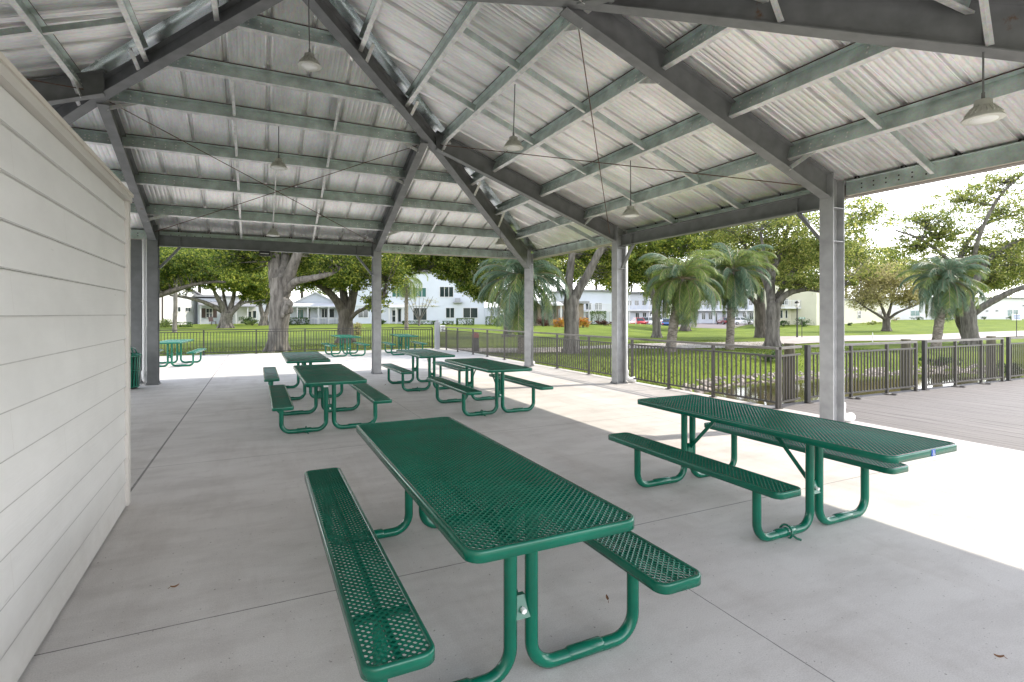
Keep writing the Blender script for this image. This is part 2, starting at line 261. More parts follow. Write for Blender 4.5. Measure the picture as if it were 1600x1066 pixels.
# ------------------------------------------------------------------ mesh builder
class MB:
    def __init__(s): s.v = []; s.f = []; s.mi = []; s.sm = []
    def add(s, vs, fs, mi=0, sm=False):
        o = len(s.v); s.v += [tuple(q) for q in vs]
        for f in fs: s.f.append([o+i for i in f]); s.mi.append(mi); s.sm.append(sm)
        return s
    def box(s, x0, x1, y0, y1, z0, z1, mi=0, M=None):
        vs = [Vector((x, y, z)) for z in (z0, z1) for y in (y0, y1) for x in (x0, x1)]
        if M is not None: vs = [M @ q for q in vs]
        return s.add(vs, [(0, 2, 3, 1), (4, 5, 7, 6), (0, 1, 5, 4), (2, 6, 7, 3), (0, 4, 6, 2), (1, 3, 7, 5)], mi)
    def bar(s, p0, p1, w, h, up=(0, 0, 1), mi=0, off=(0, 0)):
        """rectangular bar p0->p1, w across, h along up, centred on the line"""
        p0 = Vector(p0); p1 = Vector(p1); d = (p1-p0).normalized(); up = Vector(up); sd = d.cross(up).normalized(); u2 = sd.cross(d).normalized()
        vs = []
        for p in (p0, p1):
            for a, b in ((-1, -1), (1, -1), (1, 1), (-1, 1)): vs.append(p+sd*(a*w/2+off[0])+u2*(b*h/2+off[1]))
        return s.add(vs, [(3, 2, 1, 0), (4, 5, 6, 7), (0, 1, 5, 4), (1, 2, 6, 5), (2, 3, 7, 6), (3, 0, 4, 7)], mi)
    def tube(s, pts, r, n=10, mi=0, caps=True):
        pts = [Vector(p) for p in pts]; rs = r if isinstance(r, (list, tuple)) else [r]*len(pts)
        vs = []; fs = []; ref = None
        for i, p in enumerate(pts):
            d = (pts[min(i+1, len(pts)-1)]-pts[max(i-1, 0)]).normalized()
            if ref is None: ref = Vector((0, 0, 1)) if abs(d.z) < .9 else Vector((1, 0, 0))
            a = (ref-d*ref.dot(d)).normalized(); b = d.cross(a); ref = a
            for k in range(n):
                t = 2*math.pi*k/n; vs.append(p+(a*math.cos(t)+b*math.sin(t))*rs[i])
        for i in range(len(pts)-1):
            for k in range(n): fs.append((i*n+k, i*n+(k+1) % n, (i+1)*n+(k+1) % n, (i+1)*n+k))
        s.add(vs, fs, mi, True)
        if caps: s.add(vs[:n], [tuple(range(n-1, -1, -1))], mi); s.add(vs[-n:], [tuple(range(n))], mi)
        return s
    def lathe(s, prof, c=(0, 0, 0), n=24, mi=0):
        vs = []; fs = []; c = Vector(c); m = len(prof)
        for k in range(n):
            t = 2*math.pi*k/n
            for r, z in prof: vs.append(c+Vector((r*math.cos(t), r*math.sin(t), z)))
        for k in range(n):
            for j in range(m-1): fs.append((k*m+j, ((k+1) % n)*m+j, ((k+1) % n)*m+j+1, k*m+j+1))
        return s.add(vs, fs, mi, True)
    def blob(s, c, r, n=8, jit=.25, mi=0, sq=(1, 1, 1)):
        vs = []; fs = []; c = Vector(c); k = max(4, n//2)
        ph = random.random()*9
        for i in range(k+1):
            a = math.pi*i/k
            for j in range(n):
                t = 2*math.pi*j/n
                q = Vector((math.sin(a)*math.cos(t)*sq[0], math.sin(a)*math.sin(t)*sq[1], math.cos(a)*sq[2]))
                jj = 1+jit*(math.sin(3.1*q.x+ph)*math.cos(2.7*q.y+ph*2)+random.uniform(-.35, .35))*(0 if i in (0, k) else 1)
                vs.append(c+q*r*jj)
        for i in range(k):
            for j in range(n): fs.append((i*n+j, (i+1)*n+j, (i+1)*n+(j+1) % n, i*n+(j+1) % n))
        return s.add(vs, fs, mi, False)
    def build(s, name, mats, parent=None, loc=None):
        me = bpy.data.meshes.new(name); me.from_pydata(s.v, [], s.f)
        for m in (mats if isinstance(mats, (list, tuple)) else [mats]): me.materials.append(m)
        me.polygons.foreach_set('material_index', s.mi); me.polygons.foreach_set('use_smooth', s.sm); me.update()
        o = bpy.data.objects.new(name, me); COL.objects.link(o)
        if parent: o.parent = parent
        if loc is not None: o.location = loc
        return o
def empty(name, loc=(0, 0, 0), rz=0.):
    o = bpy.data.objects.new(name, None); COL.objects.link(o); o.location = loc; o.rotation_euler = (0, 0, rz); o.empty_display_size = .2; return o
def tag(o, label=None, cat=None, group=None, kind=None):
    if label: o['label'] = label
    if cat: o['category'] = cat
    if group: o['group'] = group
    if kind: o['kind'] = kind
    return o
def part(o, label): o['label'] = label; return o
def copy_tree(o, parent=None):
    c = o.copy(); COL.objects.link(c)
    if parent: c.parent = parent
    for ch in list(o.children): copy_tree(ch, c)
    return c
def quads_mesh(name, V, mat, parent=None, k=4):
    """V: (n*k, 3) array of separate k-gons"""
    n = len(V)//k; me = bpy.data.meshes.new(name)
    me.vertices.add(len(V)); me.vertices.foreach_set('co', np.asarray(V, dtype=np.float32).ravel())
    me.loops.add(n*k); me.loops.foreach_set('vertex_index', np.arange(n*k, dtype=np.int32))
    me.polygons.add(n); me.polygons.foreach_set('loop_start', np.arange(0, n*k, k, dtype=np.int32)); me.polygons.foreach_set('loop_total', np.full(n, k, dtype=np.int32))
    me.update(calc_edges=True); me.materials.append(mat)
    o = bpy.data.objects.new(name, me); COL.objects.link(o)
    if parent: o.parent = parent
    return o

# ================================================================== SETTING: slab and deck
mb = MB(); mb.box(-16, 8.05, -7, 23.95, -.25, 0); slab = mb.build('concrete_slab', M_['concrete']); tag(slab, kind='structure')
mb = MB(); x = 8.06
k = 0
while x < 20.6:
    mb.box(x, x+.135, -7, 6.42, -.035+random.uniform(-.001, .001), -.004+random.uniform(-.001, .001)); x += .142
deck = mb.build('boardwalk', M_['deck']); tag(deck, kind='structure')
mb = MB(); mb.box(8.07, 20.6, 6.30, 6.40, -.30, -.04); 
for y in np.arange(-6, 6, 1.2): mb.box(8.07, 20.6, y, y+.06, -.25, -.04)
tag(mb.build('boardwalk_joists', M_['wood']), kind='structure')

# ================================================================== PAVILION
PC = Vector((.45, 7.33, 0)); HW = 6.94; SL = .363; RXS = {-1: 2.60, 1: 2.43}; RX = 2.44; RL = 2.60; RR = 2.43
zd = lambda y: 3.64+SL*(HW-y)          # roof sheet underside
zr = lambda y: 3.27+SL*(HW-y)          # rafter underside
pav = empty('picnic_pavilion', PC)
tag(pav, 'open square picnic pavilion with grey steel frame and galvanised pyramid roof', 'pavilion')
def ibeam(mb, a, b, da, db, w, tf=.014, tw=.012, top=True):
    """wide-flange beam; a, b = underside centre points, da, db = depths at the two ends"""
    a = Vector(a); b = Vector(b); d = (b-a); hd = Vector((d.x, d.y, 0)).normalized(); sd = Vector((hd.y, -hd.x, 0)); Z = Vector((0, 0, 1))
    def hexa(o0, o1, w_, z0a, z1a, z0b, z1b, mi=0):
        vs = []
        for p, z0, z1 in ((a, z0a, z1a), (b, z0b, z1b)):
            vs += [p-sd*w_/2+Z*z0, p+sd*w_/2+Z*z0, p+sd*w_/2+Z*z1, p-sd*w_/2+Z*z1]
        mb.add(vs, [(3, 2, 1, 0), (4, 5, 6, 7), (0, 1, 5, 4), (1, 2, 6, 5), (2, 3, 7, 6), (3, 0, 4, 7)], mi)
    hexa(a, b, w, 0, tf, 0, tf)
    hexa(a, b, tw, tf, da-tf, tf, db-tf)
    hexa(a, b, w, da-tf, da, db-tf, db)
faces = []          # objects of side 0 (facing +Y); the other three sides are turned copies
def fpart(mb, name, mat): o = mb.build(name, mat, pav); faces.append(o); return o

# --- roof sheet of one side: ribbed profile running down the slope
def prof(x):
    u = (x+.3) % .6
    h = 0.
    d = min(u, .6-u)
    if d < .032: return .042 if d < .019 else .042*(1-(d-.019)/.013)
    if d < .062: return .006 if .044 < d < .054 else 0.
    q = (u-.062) % .0793
    return .0034*max(0., math.cos((q/.0793-.5)*2*math.pi))
mb = MB(); xs = np.arange(-7.32, 7.3201, .0095); prev = None
vs = []; fs = []
for x in xs:
    yi = max(abs(x)+.44, .52); yo = 7.40
    if yi > yo-.02: yi = yo-.02
    h = prof(x)
    vs += [(x, yi, zd(yi)+h), (x, yo, zd(yo)+h)]
for i in range(len(xs)-1): fs.append((2*i, 2*i+1, 2*i+3, 2*i+2))
mb.add(vs, fs, 0, False); RS = mb
# --- purlins
PY = [6.15, 5.04, 3.94, 2.84, 1.94, .99]
nrm = Vector((0, SL, 1)).normalized(); dn = -nrm; slope = Vector((0, 1, -SL)).normalized()
def zpurlin(mb, x0, x1, y, depth=.2, holes=True):
    top = Vector((0, y, zd(y)-.012)); t = .004; fl = .062
    def slabq(c0, du, dv, lu, lv, mi=0):
        pass
    p0 = Vector((x0, top.y, top.z)); p1 = Vector((x1, top.y, top.z))
    mid = dn*(depth/2)
    mb.bar(p0+mid, p1+mid, t, depth, up=nrm)                                   # web
    mb.bar(p0+dn*.002-slope*(fl/2), p1+dn*.002-slope*(fl/2), fl, t, up=nrm)     # top flange, up-slope
    mb.bar(p0+dn*(depth-.002)+slope*(fl/2), p1+dn*(depth-.002)+slope*(fl/2), fl, t, up=nrm, mi=3)   # bottom flange, down-slope; light from the ground put into its brighter colour
    mb.bar(p0+dn*(depth-.011)+slope*fl, p1+dn*(depth-.011)+slope*fl, t, .02, up=nrm, mi=3)
    mb.bar(p0+nrm*.003-slope*.034, p1+nrm*.003-slope*.034, .064, .011, up=nrm, mi=1)     # sealing tape under the sheet
    if holes:
        for e, s in ((x0, 1), (x1, -1)):
            for i in range(5):
                for r in (.075, .135):
                    c = Vector((e+s*(.16+i*.16), top.y, top.z))+dn*r+slope*-.003
                    c2 = c+slope*.006
                    mb.bar(c-slope*.0065, c-slope*.0005, .019, .019, up=nrm, mi=2)  # bright squares painted for light showing through punched holes
for y in PY:
    lim = y-.10
    if y > RL: segs = [(-lim, -RL-.016), (-RL+.016, RR-.016), (RR+.016, lim)]
    else: segs = [(-lim, lim)]
    for a, b in segs:
        if b-a < .15: continue
        mb = MB(); zpurlin(mb, a, b, y); fpart(mb, 'purlin', [M_['galv'], M_['tape'], M_['bolt_lit_hole'], M_['galv_b']])
# closure blocks: dark foam where the ribs cross the purlins
mb = RS
for y in PY+[7.2]:
    for k in range(-12, 13):
        x = k*.6+.3
        if abs(x) < y-.15:
            for dx in (-.026, .026): mb.blob((x+dx, y+.02, zd(y)+.0), .019, 6, .2, 1)
fpart(mb, 'roof_sheet', [M_['deck_metal'], M_['dark']])
# --- eave channel and gutter
for a, b in ((-7.1, -RL-.1), (-RL+.1, RR-.1), (RR+.1, 7.1)):
    mb = MB(); y = 7.24; zt = zd(7.24)-.012
    mb.bar((a, y, zt-.1), (b, y, zt-.1), .005, .2)
    mb.bar((a, y-.03, zt-.003), (b, y-.03, zt-.003), .06, .005)
    mb.bar((a, y+.034, zt-.198), (b, y+.034, zt-.198), .064, .005, mi=1)
    for e, s in ((a, 1), (b, -1)):
        for i in range(6):
            for r in (.07, .13): mb.box(e+s*(.22+i*.16)-.009, e+s*(.22+i*.16)+.009, y-.0065, y-.0025, zt-r-.009, zt-r+.009, 2)
    fpart(mb, 'eave_channel', [M_['galv'], M_['cream'], M_['dark']])
mb = MB(); zt = zd(7.36)
mb.bar((-7.44, 7.312, zt-.09), (7.44, 7.312, zt-.09), .004, .17); mb.bar((-7.44, 7.438, zt-.08), (7.44, 7.438, zt-.08), .004, .2); mb.bar((-7.44, 7.375, zt-.178), (7.44, 7.375, zt-.178), .122, .004)
fpart(mb, 'gutter', M_['gutter'])
# --- bridging bars between purlins
rows = [7.24]+PY
for x in (-4.6, -3.65, -.81, .81, 3.65, 4.6):
    for i in range(len(rows)-1):
        y0, y1 = rows[i], rows[i+1]
        if abs(x) > 4.0 and i > 1: continue
        if abs(x) > y1-.3: continue
        if abs(x) > 4: continue
        a = Vector((x, y0-.01, zd(y0)-.012))+dn*.15; b = Vector((x, y1+.07, zd(y1)-.012))+dn*.15
        mb = MB(); mb.bar(a+dn*.02, b+dn*.02, .045, .003, up=nrm); mb.bar(a-dn*.03+Vector((.022, 0, 0)), b-dn*.03+Vector((.022, 0, 0)), .003, .09, up=nrm, mi=1)
        fpart(mb, 'bridging_bar', [M_['galv_b'], M_['galv']])
# --- rafters, one pair per side
for s in (-1, 1):
    mb = MB(); RX = RXS[s]; ibeam(mb, (s*RX, HW, zr(HW)), (s*RX, RX+.09, zr(RX+.09)), .355, .355, .15)
    fpart(mb, 'rafter', M_['rusty'])
# --- braces from rafter flange up to purlins
for s, y, dirn in ((1, 6.15, 1), (-1, 6.15, 1), (1, 3.94, -1), (-1, 2.84, 1), (1, 2.84, -1)):
    x = s*RXS[s]; q = Vector((x+dirn*.03, y-.05, zr(y)+.035)); e = Vector((x+dirn*.5, y-.05, zd(y)-.15))
    mb = MB(); mb.bar(q, e, .06, .005, up=(0, 1, 0)); mb.bar(q+Vector((0, 0, .028)), e+Vector((0, 0, .028)), .005, .055, up=(0, 1, 0), off=(0, .03))
    mb.tube([e+Vector((-dirn*.03, -.012, .0)), e+Vector((-dirn*.03, .03, .0))], .012, 6)
    fpart(mb, 'flange_brace', M_['galv_b'])
# --- X bracing rods in the middle bay
for s in (-1, 1):
    mb = MB(); mb.tube([(s*(RXS[s]-.08), 6.75, zr(6.75)+.10), (-s*(RXS[-s]-.08), 2.75, zr(2.75)+.10)], .0075, 6); fpart(mb, 'cross_rod', M_['rod'])
# --- eave beam of the middle bay with knee braces
mb = MB(); ibeam(mb, (-RL+.11, 7.07, 3.156), (RR-.11, 7.07, 3.156), .25, .25, .14)
for s in (-1, 1): q = s*(RXS[s]-.52); mb.box(q-.005, q+.005, 7.005, 7.135, 3.17, 3.392)
fpart(mb, 'eave_beam', M_['steel'])
for s in (-1, 1):
    mb = MB(); mb.bar((s*(RXS[s]-.12), 7.07, 2.66), (s*(RXS[s]-.52), 7.07, 3.15), .06, .05); fpart(mb, 'knee_brace', M_['steel'])
# --- columns, with the base plate as a sub-part, and downspouts
def column(x, y, rz, top=3.56, mat='column'):
    mb = MB(); w, d = .205, .254
    # flanges face +-Y in local space
    mb.box(-w/2, w/2, -d/2, -d/2+.014, 0, top-.03); mb.box(-w/2, w/2, d/2-.014, d/2, 0, top-.13); mb.box(-.006, .006, -d/2+.014, d/2-.014, 0, top-.06)
    mb.box(-w/2+.003, w/2-.003, -d/2+.015, d/2-.015, 2.64, 2.652); mb.box(-w/2+.002, w/2-.002, -d/2+.015, d/2-.015, 3.12, 3.132)
    o = mb.build('column', M_[mat], pav, (x, y, 0)); o.rotation_euler = (0, 0, rz)
    b = MB(); b.box(-.13, .13, -.16, .16, .001, .018)
    for i in (-1, 1):
        for j in (-1, 1): b.tube([(i*.105, j*.135, .018), (i*.105, j*.135, .05)], .012, 6)
    b.build('base_plate', M_['steel'], o)
    return o
def spout(x, y, rz, side=0.):
    mb = MB(); yo = .205
    mb.tube([(side, yo, 3.36), (side, yo, 3.2), (side, yo, .14)], .043, 12)
    pts = [(side, yo, .26)]+[(side, yo+.13*(1-math.cos(t)), .20-.13*math.sin(t)) for t in np.linspace(0, math.pi/2, 7)]+[(side, yo+.24, .07)]
    mb.tube(pts, .058, 12); mb.tube([(side, yo, .22), (side, yo, .30)], .064, 12); mb.tube([(side, yo+.17, .07), (side, yo+.25, .07)], .064, 12)
    mb.tube([(side-.05, yo-.055, 1.9), (side, yo+.05, 1.9), (side+.05, yo-.055, 1.9)], .008, 6)
    o = mb.build('downspout', M_['pvc'], pav, (x, y, 0)); o.rotation_euler = (0, 0, rz); return o
yc = HW+.13
for k in range(4):
    rz = k*math.pi/2; c, s = math.cos(rz), math.sin(rz)
    for sx in (-1, 1):
        X = sx*RXS[sx]; column(X*c-yc*s, X*s+yc*c, rz, 3.66, 'steel' if (k == 0 and sx == -1) else 'column'); spout(X*c-yc*s, X*s+yc*c, rz, -.2 if (k == 0 and sx == -1) else .0)  # back-left column: its backlit shade put into a darker colour
    X = Y = HW+.10; o = column(X*c-Y*s, X*s+Y*c, rz-math.pi/4, 3.58); spout(X*c-Y*s, X*s+Y*c, rz-math.pi/4)
# --- hip beams (diagonal), hip caps, hip braces
for k in range(4):
    rz = k*math.pi/2
    mb = MB(); j = 2.5
    zj = zr(j)+.03; zc = 2.98
    hipb = lambda t: (zj+SL*(j-t)) if t <= j else zc+(zj-zc)*(HW-t)/(HW-j)
    ibeam(mb, (HW-.02, HW-.02, zc), (j, j, zj), zd(HW)-zc-.10, zd(j)-zj-.10, .165)
    ibeam(mb, (j, j, zj), (.12, .12, zj+SL*(j-.12)), zd(j)-zj-.10, zd(j)-zj-.10, .165)
    o = mb.build('hip_beam', M_['rusty'] if k == 3 else M_['steel'], pav); o.rotation_euler = (0, 0, rz)
    # concave cap that closes the roof over the hip
    mb = MB(); vs = []; fs = []; n = 14; seg = 10
    for i in range(seg+1):
        t = .1+(7.44-.1)*i/seg
        for q in range(n+1):
            a = -1+2*q/n; wd = a*.36
            # a = offset across the hip (plan); edge lies just above the sheets
            zz = zd(t)-SL*abs(.36)/math.sqrt(2)+.02+.16*math.cos(a*math.pi/2)
            vs.append((t+wd/math.sqrt(2), t-wd/math.sqrt(2), zz))
    for i in range(seg):
        for q in range(n): fs.append((i*(n+1)+q, i*(n+1)+q+1, (i+1)*(n+1)+q+1, (i+1)*(n+1)+q))
    mb.add(vs, fs, 0, True); o = mb.build('hip_cap', M_['cap'], pav); o.rotation_euler = (0, 0, rz)
    for y in (5.04, 3.94, 2.84, 1.94, .99):
        for sd in ((1, 0), (0, 1)):
            if sd == (0, 1) and y in (3.94, .99): continue
            q = Vector((y+.05, y+.05, hipb(y)+.02)); dv = Vector((-.33, .07, 0)) if sd == (0, 1) else Vector((.07, -.33, 0))
            e = q+dv; e.z = zd(y)-.15
            q += dv.normalized()*.075
            mb = MB(); mb.bar(q, e, .056, .005, up=(0, 0, 1)); mb.bar(q+Vector((0, 0, .025)), e+Vector((0, 0, .025)), .005, .05, up=(0, 0, 1))
            o = mb.build('flange_brace', M_['galv_b'], pav); o.rotation_euler = (0, 0, rz)
mb = MB(); mb.tube([(0, 0, zr(0)+.02), (0, 0, zd(0)+.05)], .14, 16); mb.build('apex_hub', M_['steel'], pav)
mb = MB(); vs = [(.62, .62, zd(.62)+.1), (-.62, .62, zd(.62)+.1), (-.62, -.62, zd(.62)+.1), (.62, -.62, zd(.62)+.1), (0, 0, zd(0)+.2)]
mb.add(vs, [(0, 1, 4), (1, 2, 4), (2, 3, 4), (3, 0, 4)]); mb.build('apex_cap', M_['cap'], pav)
for o in list(faces):
    for k in (1, 2, 3):
        c = o.copy(); COL.objects.link(c); c.parent = pav; c.rotation_euler = (0, 0, k*math.pi/2)
        for ch in list(o.children):
            d = ch.copy(); COL.objects.link(d); d.parent = c
# steel post of the lean-to beside the back column
mb = MB(); mb.box(-.10, .10, -.13, -.116, 0, 3.5); mb.box(-.1, .1, .116, .13, 0, 3.5); mb.box(-.006, .006, -.116, .116, 0, 3.5)
o = mb.build('steel_post', M_['steel'], None, (-2.52, 14.78, 0)); tag(o, 'dark grey steel post just left of the back column, behind the siding wall end', 'post')

# ================================================================== RESTROOM BUILDING with lap siding
rb = empty('siding_building', (-.985, 5.39, 0), R(1.2))
tag(rb, 'white lap-sided building under the pavilion roof at the left', 'building')
mb = MB(); e = .197; L = 7.2; z = .015; n = 0
while z < 2.5:
    z1 = min(z+e, 2.535)-.0136
    # each board is tilted: its foot stands 11 mm proud of its head
    x0, x1 = .0, -.015
    vs = [(x0, -L, z), (x0, -.062, z), (x1, -.062, z1+.012), (x1, -L, z1+.012), (-.03, -L, z), (-.03, -.062, z), (-.03, -.062, z1+.012), (-.03, -L, z1+.012)]
    mb.add(vs, [(0, 1, 2, 3), (0, 4, 5, 1), (1, 5, 6, 2), (0, 3, 7, 4)])
    mb.add([(.0012, -L, z-.001), (.0012, -.0621, z-.001), (.0012, -.0621, z+.0045), (.0012, -L, z+.0045)], [(0, 1, 2, 3)], 1); z += e  # thin strip paints the shade line under the lap
mb.box(-5.5, -.031, -L, -.07, 0, 2.53)
SJ = MB()
for i in range(13):
    for yj in ((-3.05, -6.6) if i % 3 == 0 else (-1.7, -5.2) if i % 3 == 1 else (-2.45,)):
        z0 = .015+i*.197; SJ.add([(.0008, yj-.001, z0+.002), (.0008, yj+.001, z0+.002), (-.0135, yj+.001, min(z0+.185, 2.52)), (-.0135, yj-.001, min(z0+.185, 2.52))], [(0, 1, 2, 3)], 1)
    for q in range(0):
        yn = -.12-q*.405; zc = .015+i*.197+.03; SJ.tube([(-.003, yn, zc), (.0006, yn, zc)], .0032, 6, 0)
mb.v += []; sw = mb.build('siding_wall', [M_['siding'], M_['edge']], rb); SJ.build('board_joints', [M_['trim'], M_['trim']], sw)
mb = MB(); mb.box(-.04, .017, -.06, .02, .01, 2.535); mb.box(-5.5, -.041, -.068, .015, .01, 2.535); mb.build('corner_trim', M_['trim'], rb)
mb = MB(); mb.box(-.04, .026, -L, .03, 2.5355, 2.585); mb.build('frieze_trim', M_['trim'], rb)
mb = MB(); mb.box(-5.5, .036, -L, .04, 2.5855, 2.612); mb.build('roof_lid', M_['cap_trim'], rb)

# ================================================================== LAMPS
def lamp(x, y, ztop, zl, label, tilt=0.):
    t = empty('pendant_lamp', (x, y, zl)); t.scale = (.82, .82, .82); ztop = zl+(ztop-zl)/.82; tag(t, label, 'lamp', 'pendant lamps under the roof')
    mb = MB(); h = ztop-zl
    mb.tube([(tilt, 0, h), (0, 0, .27)], .0095, 8); mb.tube([(0, 0, .28), (0, 0, .2)], .017, 8); mb.tube([(-.03, 0, .2), (0, 0, .235), (.03, 0, .2)], .006, 6); mb.build('rod', M_['rodm'], t)
    mb = MB(); mb.lathe([(0, .205), (.062, .205), (.074, .195), (.078, .13), (.10, .118), (.105, .10), (.165, .028), (.178, .012), (.175, .004), (.12, .006)], n=28)
    for k in range(20):
        a = 2*math.pi*k/20; d = Vector((math.cos(a), math.sin(a), 0))
        mb.bar(d*.082+Vector((0, 0, .135)), d*.15+Vector((0, 0, .055)), .006, .022)
    mb.tube([(.075, 0, .2), (.10, 0, .235), (.13, 0, .21), (.125, 0, .12)], .005, 6)
    mb.build('housing', M_['lampw'], t)
    mb = MB(); mb.lathe([(.12, .006), (.118, -.003), (.06, -.012), (0, -.014)], n=28); mb.build('lens', M_['lens'], t)
    return t
pz = lambda y: zd(y)-.21
lamp(.60, 7.27, 5.95, 4.79, 'white pendant lamp hanging on the longest rod, below the roof apex', -.02)
lamp(.33, 10.17, pz(2.84), 4.17, 'white pendant lamp midway down the far roof slope')
lamp(.32, 13.48, pz(6.15), 3.42, 'small white pendant lamp low over the back eave beam')
lamp(3.31, 6.83, pz(2.86), 3.98, 'white pendant lamp high on the right roof slope, left of the thin vertical rod', .03)
lamp(5.50, 6.95, pz(5.04), 3.20, 'white pendant lamp above the right eave beam, between the two right columns')
lamp(5.49, 2.28, pz(5.04), 3.23, 'large white pendant lamp nearest the camera at the upper right')
lamp(5.62, 12.37, pz(5.04), 3.37, 'white pendant lamp half hidden behind the corner hip beam')
# conduit running down the far slope to the low lamp
mb = MB(); mb.tube([(.33, 11.2, pz(3.87)), (.32, 13.40, pz(6.07))], .014, 8); tag(mb.build('conduit', M_['galv_b']), 'thin galvanised conduit running down the far slope between two pendant lamps', 'conduit')
# little black sign under the back beam
sg = empty('hanging_sign', (.15, 14.40, 3.09)); tag(sg, 'small black sign with a pale line hanging under the back eave beam', 'sign')
mb = MB(); mb.box(-.12, .12, -.03, .03, -.055, .062); mb.build('sign_box', M_['black'], sg)
mb = MB(); mb.box(-.095, .095, -.033, -.0305, -.006, .012); mb.build('lettering', M_['signw'], sg)

# ================================================================== TRASH RECEPTACLE behind the building end
tr = empty('trash_receptacle', (-2.56, 13.75, 0)); tag(tr, 'dark green slatted litter bin with domed top behind the siding wall end', 'litter bin')
mb = MB()
for k in range(26):
    a = 2*math.pi*k/26; d = Vector((math.cos(a), math.sin(a), 0)); mb.bar(d*.25+Vector((0, 0, .04)), d*.28+Vector((0, 0, .70)), .04, .008, up=d)
for zz, r in ((.05, .255), (.4, .27), (.70, .285)): mb.tube([(r*math.cos(q), r*math.sin(q), zz) for q in np.linspace(0, 2*math.pi, 25)], .012, 6)
mb.build('slatted_body', M_['green'], tr)
mb = MB(); mb.lathe([(0, .02), (.235, .02), (.25, .68), (.24, .68), (.225, .05), (0, .05)], n=24); mb.build('liner', M_['black'], tr)
mb = MB(); mb.lathe([(.30, .70), (.30, .73), (.26, .76)], n=24)
for k in range(4):
    a = math.pi/4+k*math.pi/2; mb.tube([(.26*math.cos(a), .26*math.sin(a), .75), (.2*math.cos(a), .2*math.sin(a), .87), (0, 0, .92)], .014, 6)
mb.lathe([(.2, .86), (.12, .905), (0, .925)], n=24); mb.build('lid', M_['green'], tr)

# ================================================================== PICNIC TABLES
def rounded_rect(hx, hy, r, n=6):
    p = []
    for cx, cy, a0 in ((hx-r, hy-r, 0), (-hx+r, hy-r, 90), (-hx+r, -hy+r, 180), (hx-r, -hy+r, 270)):
        for i in range(n+1):
            a = R(a0+90*i/n); p.append((cx, cy, math.cos(a), math.sin(a), r))
    return p
def rim(mb, hx, hy, r, z, drop=.044):
    """dipped steel edge: rounded top lip, outside skirt, inner return"""
    P = [(-.020, -.004), (-.017, -.001), (-.010, .0), (-.005, -.001), (-.0015, -.004), (0, -.010), (0, -drop), (-.005, -drop-.001), (-.006, -.012), (-.020, -.009)]
    ring = rounded_rect(hx, hy, r); m = len(P); vs = []; fs = []
    for cx, cy, ca, sa, rr in ring:
        for o, dz in P: vs.append((cx+ca*(rr+o), cy+sa*(rr+o), z+dz))
    n = len(ring)
    for i in range(n):
        for j in range(m): fs.append((i*m+j, ((i+1) % n)*m+j, ((i+1) % n)*m+(j+1) % m, i*m+(j+1) % m))
    mb.add(vs, fs, 0, True)
def expanded(mb, hx, hy, r, z, pitch=.0165, lwd=.034, sw=.0096, th=.0042, tilt=R(17)):
    """expanded-metal sheet: zig-zag strands across the width, each tilted"""
    nrow = int(2*hy/pitch); V = []; Fq = []
    ct, st = math.cos(tilt), math.sin(tilt)
    cs = [(-sw/2*ct-th/2*st, -sw/2*st+th/2*ct), (sw/2*ct-th/2*st, sw/2*st+th/2*ct), (sw/2*ct+th/2*st, sw/2*st-th/2*ct), (-sw/2*ct+th/2*st, -sw/2*st-th/2*ct)]
    for k in range(nrow+1):
        yk = -hy+k*pitch; lim = hx-.012
        if abs(yk) > hy-.016: continue
        ay = abs(yk)-(hy-r)
        if ay > 0: lim = hx-r+math.sqrt(max(0, (r-.01)**2-min(ay, r-.012)**2))
        if lim < .02: continue
        x = -lim; pts = []; st_ = lwd/2
        i0 = int(math.ceil(-lim/st_)); i1 = int(math.floor(lim/st_))
        def yo(i): return pitch*.44*(1 if (i+k) % 2 == 0 else -1)
        pts.append((-lim, 0.))
        for i in range(i0, i1+1):
            xc = i*st_
            for q in (-.16, .16):
                xx = xc+q*st_
                if -lim < xx < lim: pts.append((xx, yo(i)))
        pts.append((lim, 0.))
        o = len(V)
        for xx, dy in pts:
            for a, b in cs: V.append((xx, yk+dy+a, z-.007+b))
        for i in range(len(pts)-1):
            for j in range(4): Fq.append((o+4*i+j, o+4*i+(j+1) % 4, o+4*i+4+(j+1) % 4, o+4*i+4+j))
    mb.add(V, Fq, 0, False)
_mesh = {}
def slab_part(name, hx, hy, r, z, parent, x=0., y=0.):
    key = (round(hx, 3), round(hy, 3), z)
    if key not in _mesh:
        mb = MB(); rim(mb, hx, hy, r, z); expanded(mb, hx, hy, r, z)
        # flat straps welded under the sheet
        for sx in ([-.19, .19] if hx > .2 else [0.]): mb.box(sx-.014, sx+.014, -hy+.03, hy-.03, z-.019, z-.013)
        for yy in ([-hy*.72, 0, hy*.72] if hx > .2 else [-hy*.72, hy*.72]): mb.box(-hx+.01, hx-.01, yy-.02, yy+.02, z-.026, z-.0195)
        o = mb.build(name, M_['green'], parent, (x, y, 0)); _mesh[key] = o.data; return o
    o = bpy.data.objects.new(name, _mesh[key]); COL.objects.link(o); o.parent = parent; o.location = (x, y, 0); return o
def arc(c, r, a0, a1, n=8):
    return [(c[0]+r*math.cos(a), c[1]+r*math.sin(a)) for a in np.linspace(R(a0), R(a1), n)]
